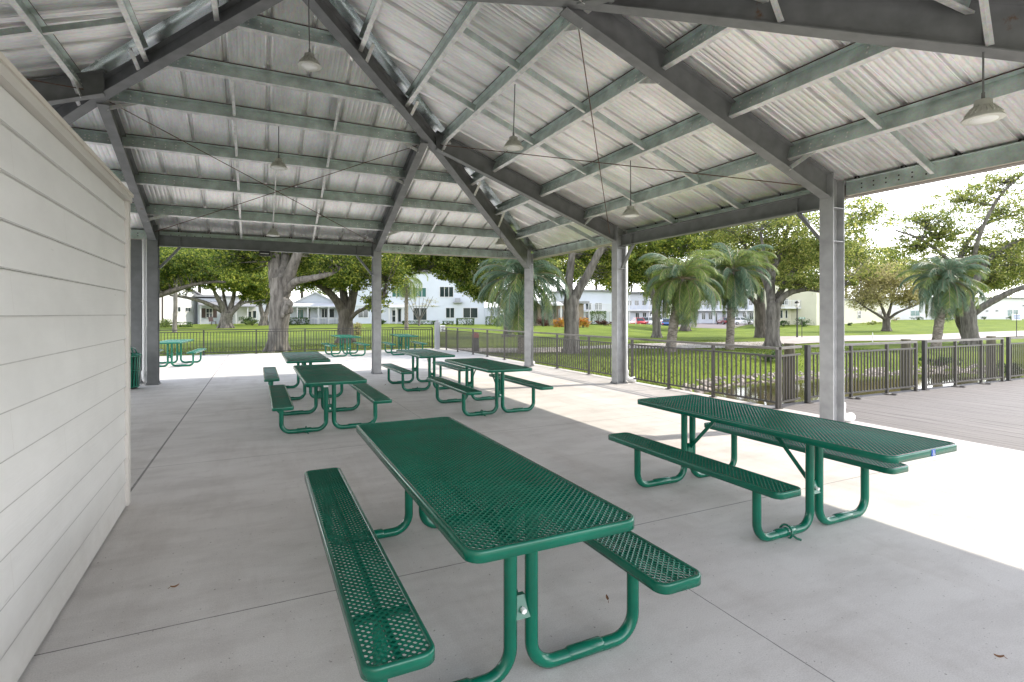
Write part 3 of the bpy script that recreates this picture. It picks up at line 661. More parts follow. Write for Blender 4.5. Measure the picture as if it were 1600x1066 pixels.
def picnic_table(loc, label, top=2.42, bench=2.42, boff=0., legs=(-.86, .86), rz=0., clamp=True, ada=False, sticker=False):
    t = empty('picnic_table', loc, rz); tag(t, label, 'picnic table', 'green picnic tables')
    slab_part('tabletop', .378, top/2, .065, .76, t)
    bx = .615
    for s in (-1, 1): slab_part('bench', .127, bench/2, .055, .452, t, s*bx, boff)
    for ly in legs:
        for s in (-1, 1):
            rr = .115
            prof = [(.052, .745), (.052, .5), (.052, .03+rr)]+[(.052+rr-rr*math.cos(a), .03+rr-rr*math.sin(a)) for a in np.linspace(0, math.pi/2, 9)][1:]
            prof += [(.24, .03), (bx-.22, .03)]
            prof += [(bx-rr+rr*math.sin(a), .03+rr-rr*math.cos(a)) for a in np.linspace(0, math.pi/2, 9)]+[(bx, .28), (bx, .44)]
            mb = MB(); mb.tube([(s*a, ly, b) for a, b in prof], .0300, 14)
            # swaged middle length: a slightly fatter sleeve with pinched ends
            mb.tube([(s*.235, ly, .036), (s*.25, ly, .0345), (s*(bx-.2), ly, .0345), (s*(bx-.185), ly, .036)], [.026, .0335, .0335, .026], 14)
            mb.box(min(s*(bx-.1), s*(bx+.1)), max(s*(bx-.1), s*(bx+.1)), ly-.02, ly+.02, .424, .431)
            mb.build('leg', M_['green'], t)
        sg = 1 if ly < 0 else -1
        mb = MB(); mb.add([(-.035, ly+sg*.03, .27), (.035, ly+sg*.03, .27), (.022, ly+sg*.03, .36), (-.022, ly+sg*.03, .36), (-.035, ly-sg*.025, .27), (.035, ly-sg*.025, .27), (.022, ly+sg*.005, .36), (-.022, ly+sg*.005, .36)],
            [(0, 1, 2, 3), (4, 7, 6, 5), (0, 4, 5, 1), (1, 5, 6, 2), (2, 6, 7, 3), (3, 7, 4, 0)])
        br = mb.build('bracket', M_['green'], t)
        mb = MB(); mb.tube([(0, ly-sg*.035, .305), (0, ly-sg*.015, .308)], .012, 6); mb.build('bolt', M_['bolt_lit_hole'], br)
        mb = MB(); mb.bar((0, ly+sg*.03, .33), (0, ly+sg*.42, .735), .008, .032); mb.build('brace', M_['green'], t)
        mb = MB(); mb.box(-.30, .30, ly-.025, ly+.025, .727, .733); mb.build('cross_plate', M_['green'], t)
    if clamp:
        ly = legs[0]; cx = -(bx-.30)
        mb = MB(); mb.tube([(cx+.008*math.sin(a), ly+.05*math.cos(a), .035+.047*math.sin(a)) for a in np.linspace(0, 2*math.pi, 17)], .0075, 8); mb.tube([(cx, ly-.045, .03), (cx+.012, ly-.075, .012), (cx+.03, ly-.10, .006)], .008, 6)
        mb.build('anchor_ring', M_['green'], t)
    if sticker:
        mb = MB(); mb.tube([(-.052, legs[0], .60), (-.052, legs[0], .66)], .0312, 14); mb.build('sticker', M_['signw'], t)
    if ada:
        y = -top/2-.0006; x0 = .05; z0 = .7365
        mb = MB(); mb.box(x0-.021, x0+.021, y-.0008, y+.0005, z0-.0215, z0+.0215); pl = mb.build('access_sticker', M_['signb'], t)
        mb = MB(); yy = y-.0016
        mb.tube([(x0+.002+.0085*math.cos(a), yy, z0-.008+.0085*math.sin(a)) for a in np.linspace(R(115), R(400), 14)], .0016, 6)
        mb.blob((x0-.002, yy, z0+.0145), .0034, 8, 0)
        mb.tube([(x0-.002, yy, z0+.010), (x0-.001, yy, z0-.001), (x0+.008, yy, z0-.001), (x0+.012, yy, z0-.013), (x0+.016, yy, z0-.012)], .0017, 6)
        mb.tube([(x0-.001, yy, z0+.006), (x0+.006, yy, z0+.006)], .0014, 6)
        mb.build('wheelchair_symbol', M_['signw'], pl)
    return t
picnic_table((1.045, 2.94, 0), 'large dark green mesh picnic table nearest the camera', legs=(-.86, .86), clamp=False)
picnic_table((3.74, 3.005, 0), 'green mesh picnic table with a wheelchair sticker on its long overhanging end', top=2.36, bench=1.86, boff=.225, legs=(-.435, .845), ada=True)
picnic_table((.895, 8.14, 0), 'dark green picnic table in the shade with a white sticker on its leg', legs=(-.50, .9), sticker=True, top=2.45, bench=2.3, boff=.1)
picnic_table((.84, 11.45, 0), 'dark green picnic table in the shade just behind the one with the white leg sticker')
picnic_table((3.50, 8.35, 0), 'green picnic table at the edge of the sunlight, behind the wheelchair table', top=2.15, bench=2.1, legs=(-.62, .72), boff=-.05)
picnic_table((3.30, 11.35, 0), 'green picnic table beside the back middle column, farther than the one at the sunlight edge', top=2.1, bench=2.0, legs=(-.6, .7))
picnic_table((-2.36, 19.55, 0), 'bright sunlit green picnic table on the back patio right of the dark column', clamp=False, rz=R(-4), top=2.1, bench=2.0, legs=(-.65, .65))
picnic_table((3.05, 21.3, 0), 'bright sunlit green picnic table in front of the forked oak trunk', clamp=False, rz=R(3), top=2.1, bench=2.0, legs=(-.65, .65))
picnic_table((5.30, 21.1, 0), 'bright sunlit green picnic table near the back right corner of the railing', clamp=False, rz=R(-2), top=2.1, bench=2.0, legs=(-.65, .65))
# dead leaves on the slab
def leaf(u, v, L, rz, label):
    p = ground(u, v, .004); mb = MB(); n = 6; vs = []; fs = []
    for i in range(n+1):
        f = i/n; ww = .32*L*math.sin(math.pi*min(.98, f*.92+.05)); zz = .012*L/.06*(1-math.sin(math.pi*f))+.002
        for a in (-1, -.4, .4, 1): vs.append((L*(f-.5), ww*a*.5, zz+.010*abs(a)))
    for i in range(n):
        for a in range(3): fs.append((i*4+a, i*4+a+1, (i+1)*4+a+1, (i+1)*4+a))
    mb.add(vs, fs, 0, True); mb.tube([(-L*.5, 0, .012), (-L*.75, .004, .006)], .0015, 5)
    o = mb.build('dead_leaf', M_['deadleaf'], None, p); o.rotation_euler = (0, 0, rz); tag(o, label, 'leaf', 'dead leaves on the concrete')
leaf(949, 938, .05, 1.2, 'curled brown leaf on the concrete right of the near table legs')
leaf(273, 919, .045, .2, 'small dark leaf on the concrete near the siding wall')
leaf(1561, 1029, .04, 2.4, 'dark leaf on the concrete in the bottom right corner')
leaf(602, 602, .06, .9, 'dark leaf on the shaded concrete between the back tables')

# ================================================================== TERRAIN
CP = []
for u, v, Z in ((250, 507, 70), (400, 507, 70), (500, 506, 68), (600, 505, 67), (700, 506, 67), (770, 507, 67), (880, 508, 62), (950, 506, 75), (1000, 510, 95), (1045, 512, 95), (1100, 508, 112), (1160, 508, 112), (1110, 516, 85), (1230, 506, 85), (1300, 503, 95), (1400, 499, 110), (1500, 499, 110), (1600, 499, 110), (1700, 499, 110), (100, 507, 70), (350, 512, 58), (1385, 517, 50), (1510, 510, 70), (1100, 522, 60), (800, 512, 52)):
    X = (u-CX)/F*Z; CP.append((X, Z, H-(v-Y0)/F*Z))
for X in (-40, -28, -18, -10, -4, 2, 8, 14, 22, 32, 44): CP.append((X, 24, -.04)); CP.append((X*1.2, 34, .0))
for X in (-120, -60, 0, 60, 120): CP.append((X, 170, .6)); CP.append((X, 300, .8))
CPa = np.array(CP)
POND = [(10.3, 4.5), (10.35, 8.2), (10.9, 10.0), (12.3, 11.2), (14, 11.5), (17.5, 11.4), (20, 11.2), (23.5, 10.5), (27, 9.5), (30, 7), (30, 4.5)]
def seg_dist(x, y):
    d = np.full(np.shape(x), 1e9); inside = np.zeros(np.shape(x), bool); n = len(POND)
    for i in range(n):
        (ax, ay), (bx, by) = POND[i], POND[(i+1) % n]
        dx, dy = bx-ax, by-ay; t = np.clip(((x-ax)*dx+(y-ay)*dy)/(dx*dx+dy*dy), 0, 1)
        d = np.minimum(d, np.hypot(x-ax-t*dx, y-ay-t*dy))
        c = ((ay > y) != (by > y)) & (x < (bx-ax)*(y-ay)/((by-ay) or 1e-9)+ax); inside ^= c
    return np.where(inside, -d, d)
def hz(x, y):
    x = np.asarray(x, float); y = np.asarray(y, float); sh = x.shape; x = x.ravel(); y = y.ravel()
    X = x*CA-y*SA; Z = x*SA+y*CA
    w = 1/(((X[:, None]-CPa[:, 0])**2+(Z[:, None]-CPa[:, 1])**2+4.)**1.6)
    h = (w*CPa[:, 2]).sum(1)/w.sum(1)
    near = np.clip((Z-22)/14, 0, 1); h = h*near-.06*(1-near)
    d = seg_dist(x, y); dip = np.clip(1-d/2.6, 0, 1); dip = dip*dip*(3-2*dip)
    h = h-dip*.62-np.where(d < 0, np.clip(-d*.4, 0, .6), 0)
    inslab = (x < 7.95) & (y < 23.85) & (x > -15.9); h = np.where(inslab, -.3, h)
    indeck = (x >= 7.9) & (x < 20.6) & (y < 6.2); h = np.where(indeck, np.minimum(h, -.7), h)
    return h.reshape(sh)
def hz1(x, y): return float(hz(np.array([x]), np.array([y]))[0])
def grid(x0, x1, nx, y0, y1, ny): return np.meshgrid(np.linspace(x0, x1, nx), np.linspace(y0, y1, ny))
def axis(pts):
    a = []
    for (s, e, n) in pts: a += list(np.linspace(s, e, n, endpoint=False))
    return np.array(a+[pts[-1][1]])
ax = axis([(-400, -60, 18), (-60, -16, 22), (-16, 7.9, 12), (7.9, 7.97, 2), (7.97, 30, 64), (30, 110, 50), (110, 500, 20)])
ay = axis([(-300, -10, 10), (-10, 6.2, 10), (6.2, 6.3, 2), (6.3, 23.8, 44), (23.8, 23.9, 2), (23.9, 60, 60), (60, 140, 40), (140, 700, 20)])
GX, GY = np.meshgrid(ax, ay); GZ = hz(GX, GY)
vs = np.stack([GX, GY, GZ], -1).reshape(-1, 3); nx = len(ax); ny = len(ay)
me = bpy.data.meshes.new('lawn'); fs = [(j*nx+i, j*nx+i+1, (j+1)*nx+i+1, (j+1)*nx+i) for j in range(ny-1) for i in range(nx-1)]
me.from_pydata([tuple(p) for p in vs], [], fs); me.materials.append(M_['grass']); me.polygons.foreach_set('use_smooth', [True]*len(fs))
lawn = bpy.data.objects.new('lawn', me); COL.objects.link(lawn); tag(lawn, kind='structure')
mb = MB(); mb.add([(9.5, -8, -.58), (32, -8, -.58), (32, 12.2, -.58), (9.5, 12.2, -.58)], [(0, 1, 2, 3)]); tag(mb.build('pond', M_['water']), kind='structure')
def strip(name, mat, left, right, lift=.012, n=60):
    """paved strip draped on the ground between two polylines"""
    def samp(pl, t):
        L = [0]; 
        for a, b in zip(pl, pl[1:]): L.append(L[-1]+math.hypot(b[0]-a[0], b[1]-a[1]))
        q = t*L[-1]
        for i in range(len(pl)-1):
            if q <= L[i+1] or i == len(pl)-2:
                f = (q-L[i])/(L[i+1]-L[i]); return (pl[i][0]+(pl[i+1][0]-pl[i][0])*f, pl[i][1]+(pl[i+1][1]-pl[i][1])*f)
    mb = MB(); vs = []; m = 8
    for i in range(n+1):
        a = samp(left, i/n); b = samp(right, i/n)
        for j in range(m+1):
            f = j/m; x = a[0]+(b[0]-a[0])*f; y = a[1]+(b[1]-a[1])*f; vs.append((x, y, hz1(x, y)+lift))
    fs = [(i*(m+1)+j, i*(m+1)+j+1, (i+1)*(m+1)+j+1, (i+1)*(m+1)+j) for i in range(n) for j in range(m)]
    mb.add(vs, fs, 0, True); o = mb.build(name, mat); tag(o, kind='structure'); return o
g2 = lambda u, v, z=0.: tuple(ground(u, v, z)[:2])
strip('sidewalk', M_['path'], [g2(640, 548), g2(800, 550), g2(900, 549), (11.5, 22.3), (14, 21.0), (18, 19.3), (21.5, 18.0)], [g2(640, 543.5), g2(800, 543), g2(900, 541.5), g2(1000, 536.5), g2(1100, 535), g2(1190, 534), g2(1240, 534)], .03, 90)
strip('road', M_['path'], [g2(1225, 538), g2(1330, 533), g2(1450, 532), g2(1600, 526), g2(1800, 520)], [g2(1205, 526.5), g2(1330, 525), g2(1450, 523), g2(1600, 517), g2(1800, 512)], .035, 90)
def cz(u, v, Z): p = at(u, v, Z); return (p.x, p.y)
strip('parking_lot', M_['asphalt'], [cz(985, 513, 92), cz(1060, 514, 90), cz(1120, 516, 84), cz(1190, 513, 92)], [cz(985, 504, 128), cz(1060, 504, 128), cz(1120, 504, 128), cz(1190, 504, 128)], .05, 40)
# rocks along the bank
mb = MB(); n = len(POND)
for i in range(n-2):
    (ax_, ay_), (bx_, by_) = POND[i], POND[i+1]; L = math.hypot(bx_-ax_, by_-ay_); nx_, ny_ = -(by_-ay_)/L, (bx_-ax_)/L
    for q in range(int(L*40)):
        t = random.random(); off = random.uniform(-.35, 1.05); x = ax_+(bx_-ax_)*t+nx_*off; y = ay_+(by_-ay_)*t+ny_*off
        if y < 6.6: continue
        r = random.choice([.04, .05, .06, .08, .11])*random.uniform(.8, 1.2); mb.blob((x, y, hz1(x, y)+r*.25), r, 6, .35, 0, (1, random.uniform(.7, 1.2), .7))
tag(mb.build('bank_rocks', M_['rock']), 'pale rubble of rocks lining the pond bank', 'rocks', kind='stuff')
# grass blades where the lawn is near the railing
nb = 42000; bx = rng.uniform(8.0, 26, nb); by = rng.uniform(6.6, 24.5, nb); bx2 = rng.uniform(-8, 9, 16000); by2 = rng.uniform(24.0, 30, 16000)
bx = np.concatenate([bx, bx2]); by = np.concatenate([by, by2]); dd = seg_dist(bx, by); keep = dd > .9
bx, by = bx[keep], by[keep]; bz = hz(bx, by); nb = len(bx)
hh = rng.uniform(.03, .085, nb); ang = rng.uniform(0, 6.28, nb); wd = rng.uniform(.006, .014, nb); lx = rng.normal(0, .03, nb); ly = rng.normal(0, .03, nb)
V = np.zeros((nb, 3, 3)); V[:, 0] = np.stack([bx-np.cos(ang)*wd, by-np.sin(ang)*wd, bz], -1); V[:, 1] = np.stack([bx+np.cos(ang)*wd, by+np.sin(ang)*wd, bz], -1); V[:, 2] = np.stack([bx+lx, by+ly, bz+hh], -1)
tag(quads_mesh('grass_blades', V.reshape(-1, 3), M_['bladeg'], None, 3), 'short green grass on the lawn near the railing', 'grass', kind='stuff')

# ================================================================== RAILINGS
def railing(name, pts, label, mat, zt=1.02, zm=.885, zb=.10, gap=.105, pk=.021, cap=(.062, .04), capmat=None, base=0., posts=.05, ends=(True, True), group=None, topped=True):
    """pts: post positions in plan"""
    t = empty(name, (pts[0][0], pts[0][1], base)); tag(t, label, 'railing', group)
    o0 = Vector((pts[0][0], pts[0][1], 0)); P = [Vector((a, b, 0))-o0 for a, b in pts]
    for i, p in enumerate(P):
        if (i == 0 and not ends[0]) or (i == len(P)-1 and not ends[1]): continue
        mb = MB(); d = (P[min(i+1, len(P)-1)]-P[max(0, i-1)]).normalized(); r = math.atan2(d.y, d.x)
        mb.box(-posts/2, posts/2, -posts/2, posts/2, 0, zt-cap[1]/2-.001); mb.box(-posts*1.1, posts*1.1, -posts*1.1, posts*1.1, .001, .010)
        o = mb.build('post', mat, t, p); o.rotation_euler = (0, 0, r)
    mb = MB(); mb2 = MB(); mb3 = MB()
    for a, b in zip(P, P[1:]):
        d = (b-a).normalized()
        mb.bar(a+Vector((0, 0, zt)), b+Vector((0, 0, zt)), cap[0], cap[1]); mb2.bar(a+d*posts/2+Vector((0, 0, zm)), b-d*posts/2+Vector((0, 0, zm)), .034, .03); mb3.bar(a+d*posts/2+Vector((0, 0, zb)), b-d*posts/2+Vector((0, 0, zb)), .034, .03)
    mb.build('top_rail', capmat or mat, t); mb2.build('middle_rail', mat, t); mb3.build('bottom_rail', mat, t)
    for a, b in zip(P, P[1:]):
        L = (b-a).length; n = max(2, int(round((L-posts)/gap))); mb = MB(); d = (b-a)/L
        for k in range(1, n):
            q = a+d*(posts/2+(L-posts)*k/n); mb.bar(q+Vector((0, 0, zb+.015)), q+Vector((0, 0, zm-.015)), pk, pk, up=(d.x, d.y, 0))
        mb.build('picket_panel', mat, t)
    return t
railing('metal_railing', [(7.3-1.84*k, 23.72) for k in range(9)][::-1], 'black picket railing along the back edge of the patio', M_['black'], zt=.985, zm=.90, cap=(.035, .03))
ys = [6.1, 7.5, 8.72, 9.95, 11.75, 13.4, 15.1, 16.8, 18.2, 19.5, 21.1, 22.4, 23.6]
railing('metal_railing', [(7.92-.045*max(0, (y-14.))/1., y) for y in ys], 'long dark bronze picket railing with a flat cap along the right edge of the slab', M_['rail'], capmat=M_['railtop'])
railing('metal_railing', [(8.0, 6.12), (8.74, 6.27)], 'short bronze railing return at the corner between slab and boardwalk', M_['rail'], capmat=M_['railtop'], ends=(True, False))
for a, b, lab in ((8.97, 12.36, 'bronze railing panel on the boardwalk right behind the near steel column'), (12.72, 15.98, 'bronze railing panel between the second and third wooden pilings'), (16.32, 19.6, 'bronze railing panel at the right edge of the photo')):
    t = railing('deck_railing', [(a+(b-a)*f, 6.27) for f in (0, .36, .70, 1)], lab, M_['rail'], capmat=M_['railtop'], group='railing panels on the boardwalk')
    mb = MB(); mb.box(-.03, .03, -.032, .032, 0, 1.045); mb.build('end_post', M_['black'], t, (-.05, 0, 0))
    for f in (.36, .7):
        mb = MB(); mb.box(-.09, .09, -.05, .05, .0005, .02); mb.box(-.02, .02, -.13, -.05, .0005, .035); mb.build('foot_bracket', M_['railtop'], t, ((b-a)*f, -.05, 0))
for x, lab in ((8.84, 'weathered wooden piling at the slab corner, left of the near steel column'), (12.56, 'weathered wooden piling between the first and second boardwalk railing panels'), (16.17, 'weathered wooden piling farthest right along the boardwalk')):
    mb = MB(); mb.tube([(0, 0, -1.4), (0, 0, .4), (0, 0, 1.06)], [.10, .095, .09], 14); mb.add([], [])
    o = mb.build('wooden_piling', M_['wood'], None, (x, 6.56, 0)); tag(o, lab, 'piling', 'wooden pilings along the boardwalk')
# pedestal with a notice, at the back corner of the railing
p = ground(683, 546, 0); t = empty('utility_pedestal', (p.x, p.y, -.03)); tag(t, 'grey utility pedestal post with a white notice plate behind the back railing corner', 'utility post')
mb = MB(); mb.box(-.10, .10, -.09, .09, 0, 1.22); mb.box(-.11, .11, -.10, .10, 1.22, 1.26); mb.tube([(0, 0, 1.26), (0, 0, 1.36)], .07, 12); mb.build('pedestal_body', M_['pole'], t)
mb = MB(); mb.bar((.12, -.1, .98), (.34, -.12, .98), .006, .30); pl = mb.build('notice_plate', M_['signw'], t)
mb = MB(); mb.bar((.18, -.112, 1.0), (.28, -.121, 1.0), .006, .02); mb.bar((.18, -.112, .95), (.27, -.120, .95), .006, .05); mb.bar((.18, -.112, 1.06), (.28, -.121, 1.06), .006, .03); mb.build('lettering', M_['pole'], pl)
p = ground(743, 548, 0); t = empty('waste_post', (p.x, p.y, -.05)); tag(t, 'dark slim bin with a dull red top behind the right railing near the pedestal', 'bin')
mb = MB(); mb.lathe([(.0, 0), (.16, 0), (.17, .1), (.15, .62), (.12, .7), (0, .7)], n=16); mb.build('bin_body', M_['black'], t)
mb = MB(); mb.lathe([(.155, .62), (.165, .66), (.15, .78), (.09, .86), (0, .88)], n=16); mb.build('bin_lid', M_['red'], t)

# ================================================================== TREES
def leaves(centres, L, spread_up=.5, asp=.55, jit=.3):
    """diamond leaves at given centres, random facing with an upward bias"""
    n = len(centres); nn = rng.normal(0, 1, (n, 3)); nn[:, 2] += spread_up; nn /= np.linalg.norm(nn, axis=1)[:, None]
    t = rng.normal(0, 1, (n, 3)); t -= nn*(t*nn).sum(1)[:, None]; t /= np.linalg.norm(t, axis=1)[:, None]; b = np.cross(nn, t)
    s = (L*rng.uniform(1-jit, 1+jit, n))[:, None]
    V = np.empty((n, 4, 3)); V[:, 0] = centres-t*s*.5; V[:, 1] = centres-b*s*asp*.5+nn*s*.08; V[:, 2] = centres+t*s*.5; V[:, 3] = centres+b*s*asp*.5+nn*s*.08
    return V.reshape(-1, 3)
def clump_cloud(c, r, n, per=42, cl=.22, shell=.55):
    """n leaf centres gathered in clumps through an ellipsoid; returns leaf centres and clump centres"""
    m = max(3, n//per); d = rng.normal(0, 1, (m, 3)); d /= np.linalg.norm(d, axis=1)[:, None]; rad = rng.uniform(0, 1, m)**shell
    cc = np.array(c)+d*rad[:, None]*np.array(r); cr = cl*min(r)*rng.uniform(.6, 1.5, m)
    idx = rng.integers(0, m, n); off = rng.normal(0, 1, (n, 3))*np.array([1, 1, .55])
    return cc[idx]+off*cr[idx][:, None], cc
LSC, NSC = .92, 3.4
def tree(name, label, base, Z, limbs, clusters, leafm, L=.13, bark='bark', group=None, twig=.02, per=26, cl=.17, knots=(), flare=1.5, cat='tree', twigs=1.):
    """base (u, v) at depth Z; limbs [( [(u, v, dz)...], r0, r1 )]; clusters (u, v, dz, ru_px, rv_px, rz_m, n)"""
    b = at(base[0], base[1], Z); b.z = hz1(b.x, b.y)-.03
    t = empty(name, b); tag(t, label, cat, group)
    mb = MB(); anchors = []
    for i, (pl, r0, r1) in enumerate(limbs):
        pts = [at(u, v, Z+dz)-b for u, v, dz in pl]
        if i == 0: pts[0] = Vector((0, 0, -.15))+Vector((pts[0].x, pts[0].y, 0))
        # smooth the polyline and roughen it a little
        sm = []; n = len(pts)
        for k in range(n-1):
            p0, p1, p2, p3 = pts[max(0, k-1)], pts[k], pts[k+1], pts[min(n-1, k+2)]
            for q in range(5):
                s = q/5; sm.append(.5*((2*p1)+(p2-p0)*s+(2*p0-5*p1+4*p2-p3)*s*s+(3*p1-p0-3*p2+p3)*s**3))
        sm.append(pts[-1]); m = len(sm)
        rs = [(r0+(r1-r0)*k/(m-1))*random.uniform(.93, 1.07) for k in range(m)]
        if i == 0:
            for k in range(min(4, m)): rs[k] *= 1+(flare-1)*(1-k/4)**1.6
        mb.tube(sm, rs, 12 if r0 > .12 else 8); anchors += sm[1:] if i else sm[m//2:]
    if flare > 1.2:
        r = limbs[0][1]
        for k in range(7):
            a = 2*math.pi*k/7+random.uniform(-.3, .3); d = Vector((math.cos(a), math.sin(a), 0))
            mb.tube([d*r*.5+Vector((0, 0, r*1.7)), d*r*.95+Vector((0, 0, r*.5)), d*r*1.5+Vector((0, 0, -.06))], [r*.33, r*.3, r*.12], 7)
    for u, v, dz, r in knots: mb.blob(at(u, v, Z+dz)-b, r, 10, .3)
    A_ = np.array([tuple(a) for a in anchors]); C = []
    for (u, v, dz, ru, rv, rzm, n) in clusters:
        n = int(n*NSC*(.68 if leafm == 'airy' else 1))
        c = at(u, v, Z+dz)-b; px = (Z+dz)/F; ru_, rv_ = ru*px, rv*px
        pc, cc = clump_cloud((0, 0, 0), (ru_, rzm, rv_), n, per, cl)
        Rm = np.array([[CA, SA, 0], [-SA, CA, 0], [0, 0, 1]]).T   # ellipsoid x axis across the view
        Rm = np.array([[CA, -SA, 0], [SA, CA, 0], [0, 0, 1]])
        pc = pc @ Rm + np.array(tuple(c)); cc = cc @ Rm + np.array(tuple(c)); C.append(pc)
        k0 = np.argmin(((A_-np.array(tuple(c)))**2).sum(1)); 
        hub = Vector(A_[k0]); mid = hub.lerp(c, .55)
        mb.tube([hub, mid, c], [twig*2.2, twig*1.6, twig], 6, caps=False)
        sel = rng.permutation(len(cc))[:int(min(len(cc), 70)*twigs)]
        for s in sel:
            e = Vector(cc[s]); h2 = mid.lerp(c, random.uniform(0, 1)) if random.random() < .75 else Vector(A_[np.argmin(((A_-cc[s])**2).sum(1))])
            m2 = h2.lerp(e, .5)+Vector((random.uniform(-.1, .1), random.uniform(-.1, .1), random.uniform(-.15, .15)))*(e-h2).length*.6
            mb.tube([h2, m2, e], [twig*.9, twig*.6, twig*.22], 4, caps=False)
    mb.build('trunk', M_[bark], t)
    quads_mesh('crown', leaves(np.concatenate(C), L*LSC, asp=.62), M_[leafm], t)
    return t
def palm(name, label, base, top, Z, nf, L, mats, group='palms beyond the railing', droop=1.0, rt=.16, dead=8, bend=0., nl=46, lw=.03, lo=-58):
    b = at(base[0], base[1], Z); b.z = hz1(b.x, b.y)-.05
    tp = at(top[0], top[1], Z)-b; t = empty(name, b); tag(t, label, 'palm tree', group)
    mb = MB(); pts = []; rs = []; n = 22
    for i in range(n+1):
        f = i/n; p = Vector((0, 0, 0)).lerp(tp, f); p += Vector((CA, -SA, 0))*bend*math.sin(math.pi*f); pts.append(p)
        rs.append(rt*(1.25-.3*f if f < .1 else 1.1-.1*f)*(1+.10*(i % 2))*(1.25 if f > .82 else 1))
    mb.tube(pts, rs, 12)
    for i in range(34):       # old leaf bases
        f = random.uniform(.35, .99); a = random.uniform(0, 6.28); p = Vector((0, 0, 0)).lerp(tp, f)+Vector((CA, -SA, 0))*bend*math.sin(math.pi*f); d = Vector((math.cos(a), math.sin(a), 0))
        mb.tube([p+d*rt*.8, p+d*rt*1.35+Vector((0, 0, .09))], [.04, .022], 5)
    mb.build('trunk', M_['palmbark'], t)
    W = {}; stems = MB()
    def frond(az, el, Lf, key, dr, limp=1.):
        p = tp.copy(); N_ = 16; step = Lf/N_; d0 = Vector((math.cos(az), math.sin(az), 0)); e = el; P = [p.copy()]; D = []
        for i in range(N_):
            f = i/N_; e -= dr*(.06+.13*f*f+.06*f)
            e = max(e, R(-88)); dv = d0*math.cos(e)+Vector((0, 0, math.sin(e))); p = p+dv*step; P.append(p.copy()); D.append(dv)
        stems.tube(P, [.022*(1-.8*i/N_) for i in range(N_+1)], 4, caps=False)
        sd = Vector((-d0.y, d0.x, 0)); out = W.setdefault(key, [])
        for k in range(nl):
            f = .10+.9*k/nl; q = f*N_; i = min(N_-1, int(q)); c = P[i].lerp(P[i+1], q-i); dv = D[i]; up = sd.cross(dv)
            ll = Lf*.31*(math.sin(math.pi*min(1, .12+f*.86))**.6)*random.uniform(.85, 1.1)*limp
            for s in (-1, 1):
                a = R(random.uniform(30, 50)); tip = c+(dv*math.cos(a)+sd*s*math.sin(a)*.85+up*.30).normalized()*ll*.6
                end = tip+(dv*.6+sd*s*.35+Vector((0, 0, random.uniform(-.8, -.1)))).normalized()*ll*.5
                wv = dv*lw*.5
                out += [tuple(c-wv), tuple(c+wv), tuple(tip+wv*.9), tuple(tip-wv*.9), tuple(tip-wv*.9), tuple(tip+wv*.9), tuple(end+wv*.15), tuple(end-wv*.15)]
    for i in range(nf):
        f = i/nf; az = i*2.39996+random.uniform(-.4, .4); el = R(84-(84-lo)*f**.9)+random.uniform(-.2, .2)
        frond(az, el, L*random.uniform(.78, 1.15)*(1-.10*f), random.choice(mats), droop*random.uniform(.85, 1.15))
    for i in range(dead): frond(i*2.2+.5, R(random.uniform(-75, -50)), L*random.uniform(.55, .8), 'thatch', .6, .8)
    for key, V in W.items(): quads_mesh('dead_fronds' if key == 'thatch' else 'crown', np.array(V), M_[key], t)
    stems.build('frond_stems', M_['thatch'], t)
    return t
def foliage(name, label, c, r, n, L, mat, cat='shrub', group=None, per=30, cl=.3, boxy=False):
    """bush or clipped hedge standing on the ground at c (x, y), half sizes r"""
    z = hz1(c[0], c[1]); t = empty(name, (c[0], c[1], z)); tag(t, label, cat, group)
    if boxy:
        P = rng.uniform(-1, 1, (n, 3)); k = rng.integers(0, 3, n); sgn = np.where(rng.uniform(0, 1, n) < .5, -1., 1.); P[np.arange(n), k] = sgn*rng.uniform(.85, 1.03, n)
        P = P*np.array(r)
    else: P, _ = clump_cloud((0, 0, 0), r, n, per, cl, .45)
    Rm = np.array([[CA, -SA, 0], [SA, CA, 0], [0, 0, 1]]); P = P @ Rm; P[:, 2] += r[2]*.95; P[:, 2] = np.maximum(P[:, 2], .02)
    quads_mesh('foliage', leaves(P, L), M_[mat], t)
    mb = MB()
    for k in range(9):
        a = random.uniform(0, 6.28); q = random.uniform(.2, .7); mb.tube([(0, 0, -.05), (r[0]*q*.5*math.cos(a), r[1]*q*.5*math.sin(a), r[2]*.7), (r[0]*q*math.cos(a), r[1]*q*math.sin(a), r[2]*1.5)], [.03, .02, .006], 5)
    mb.build('stem', M_['bark_d'], t); return t

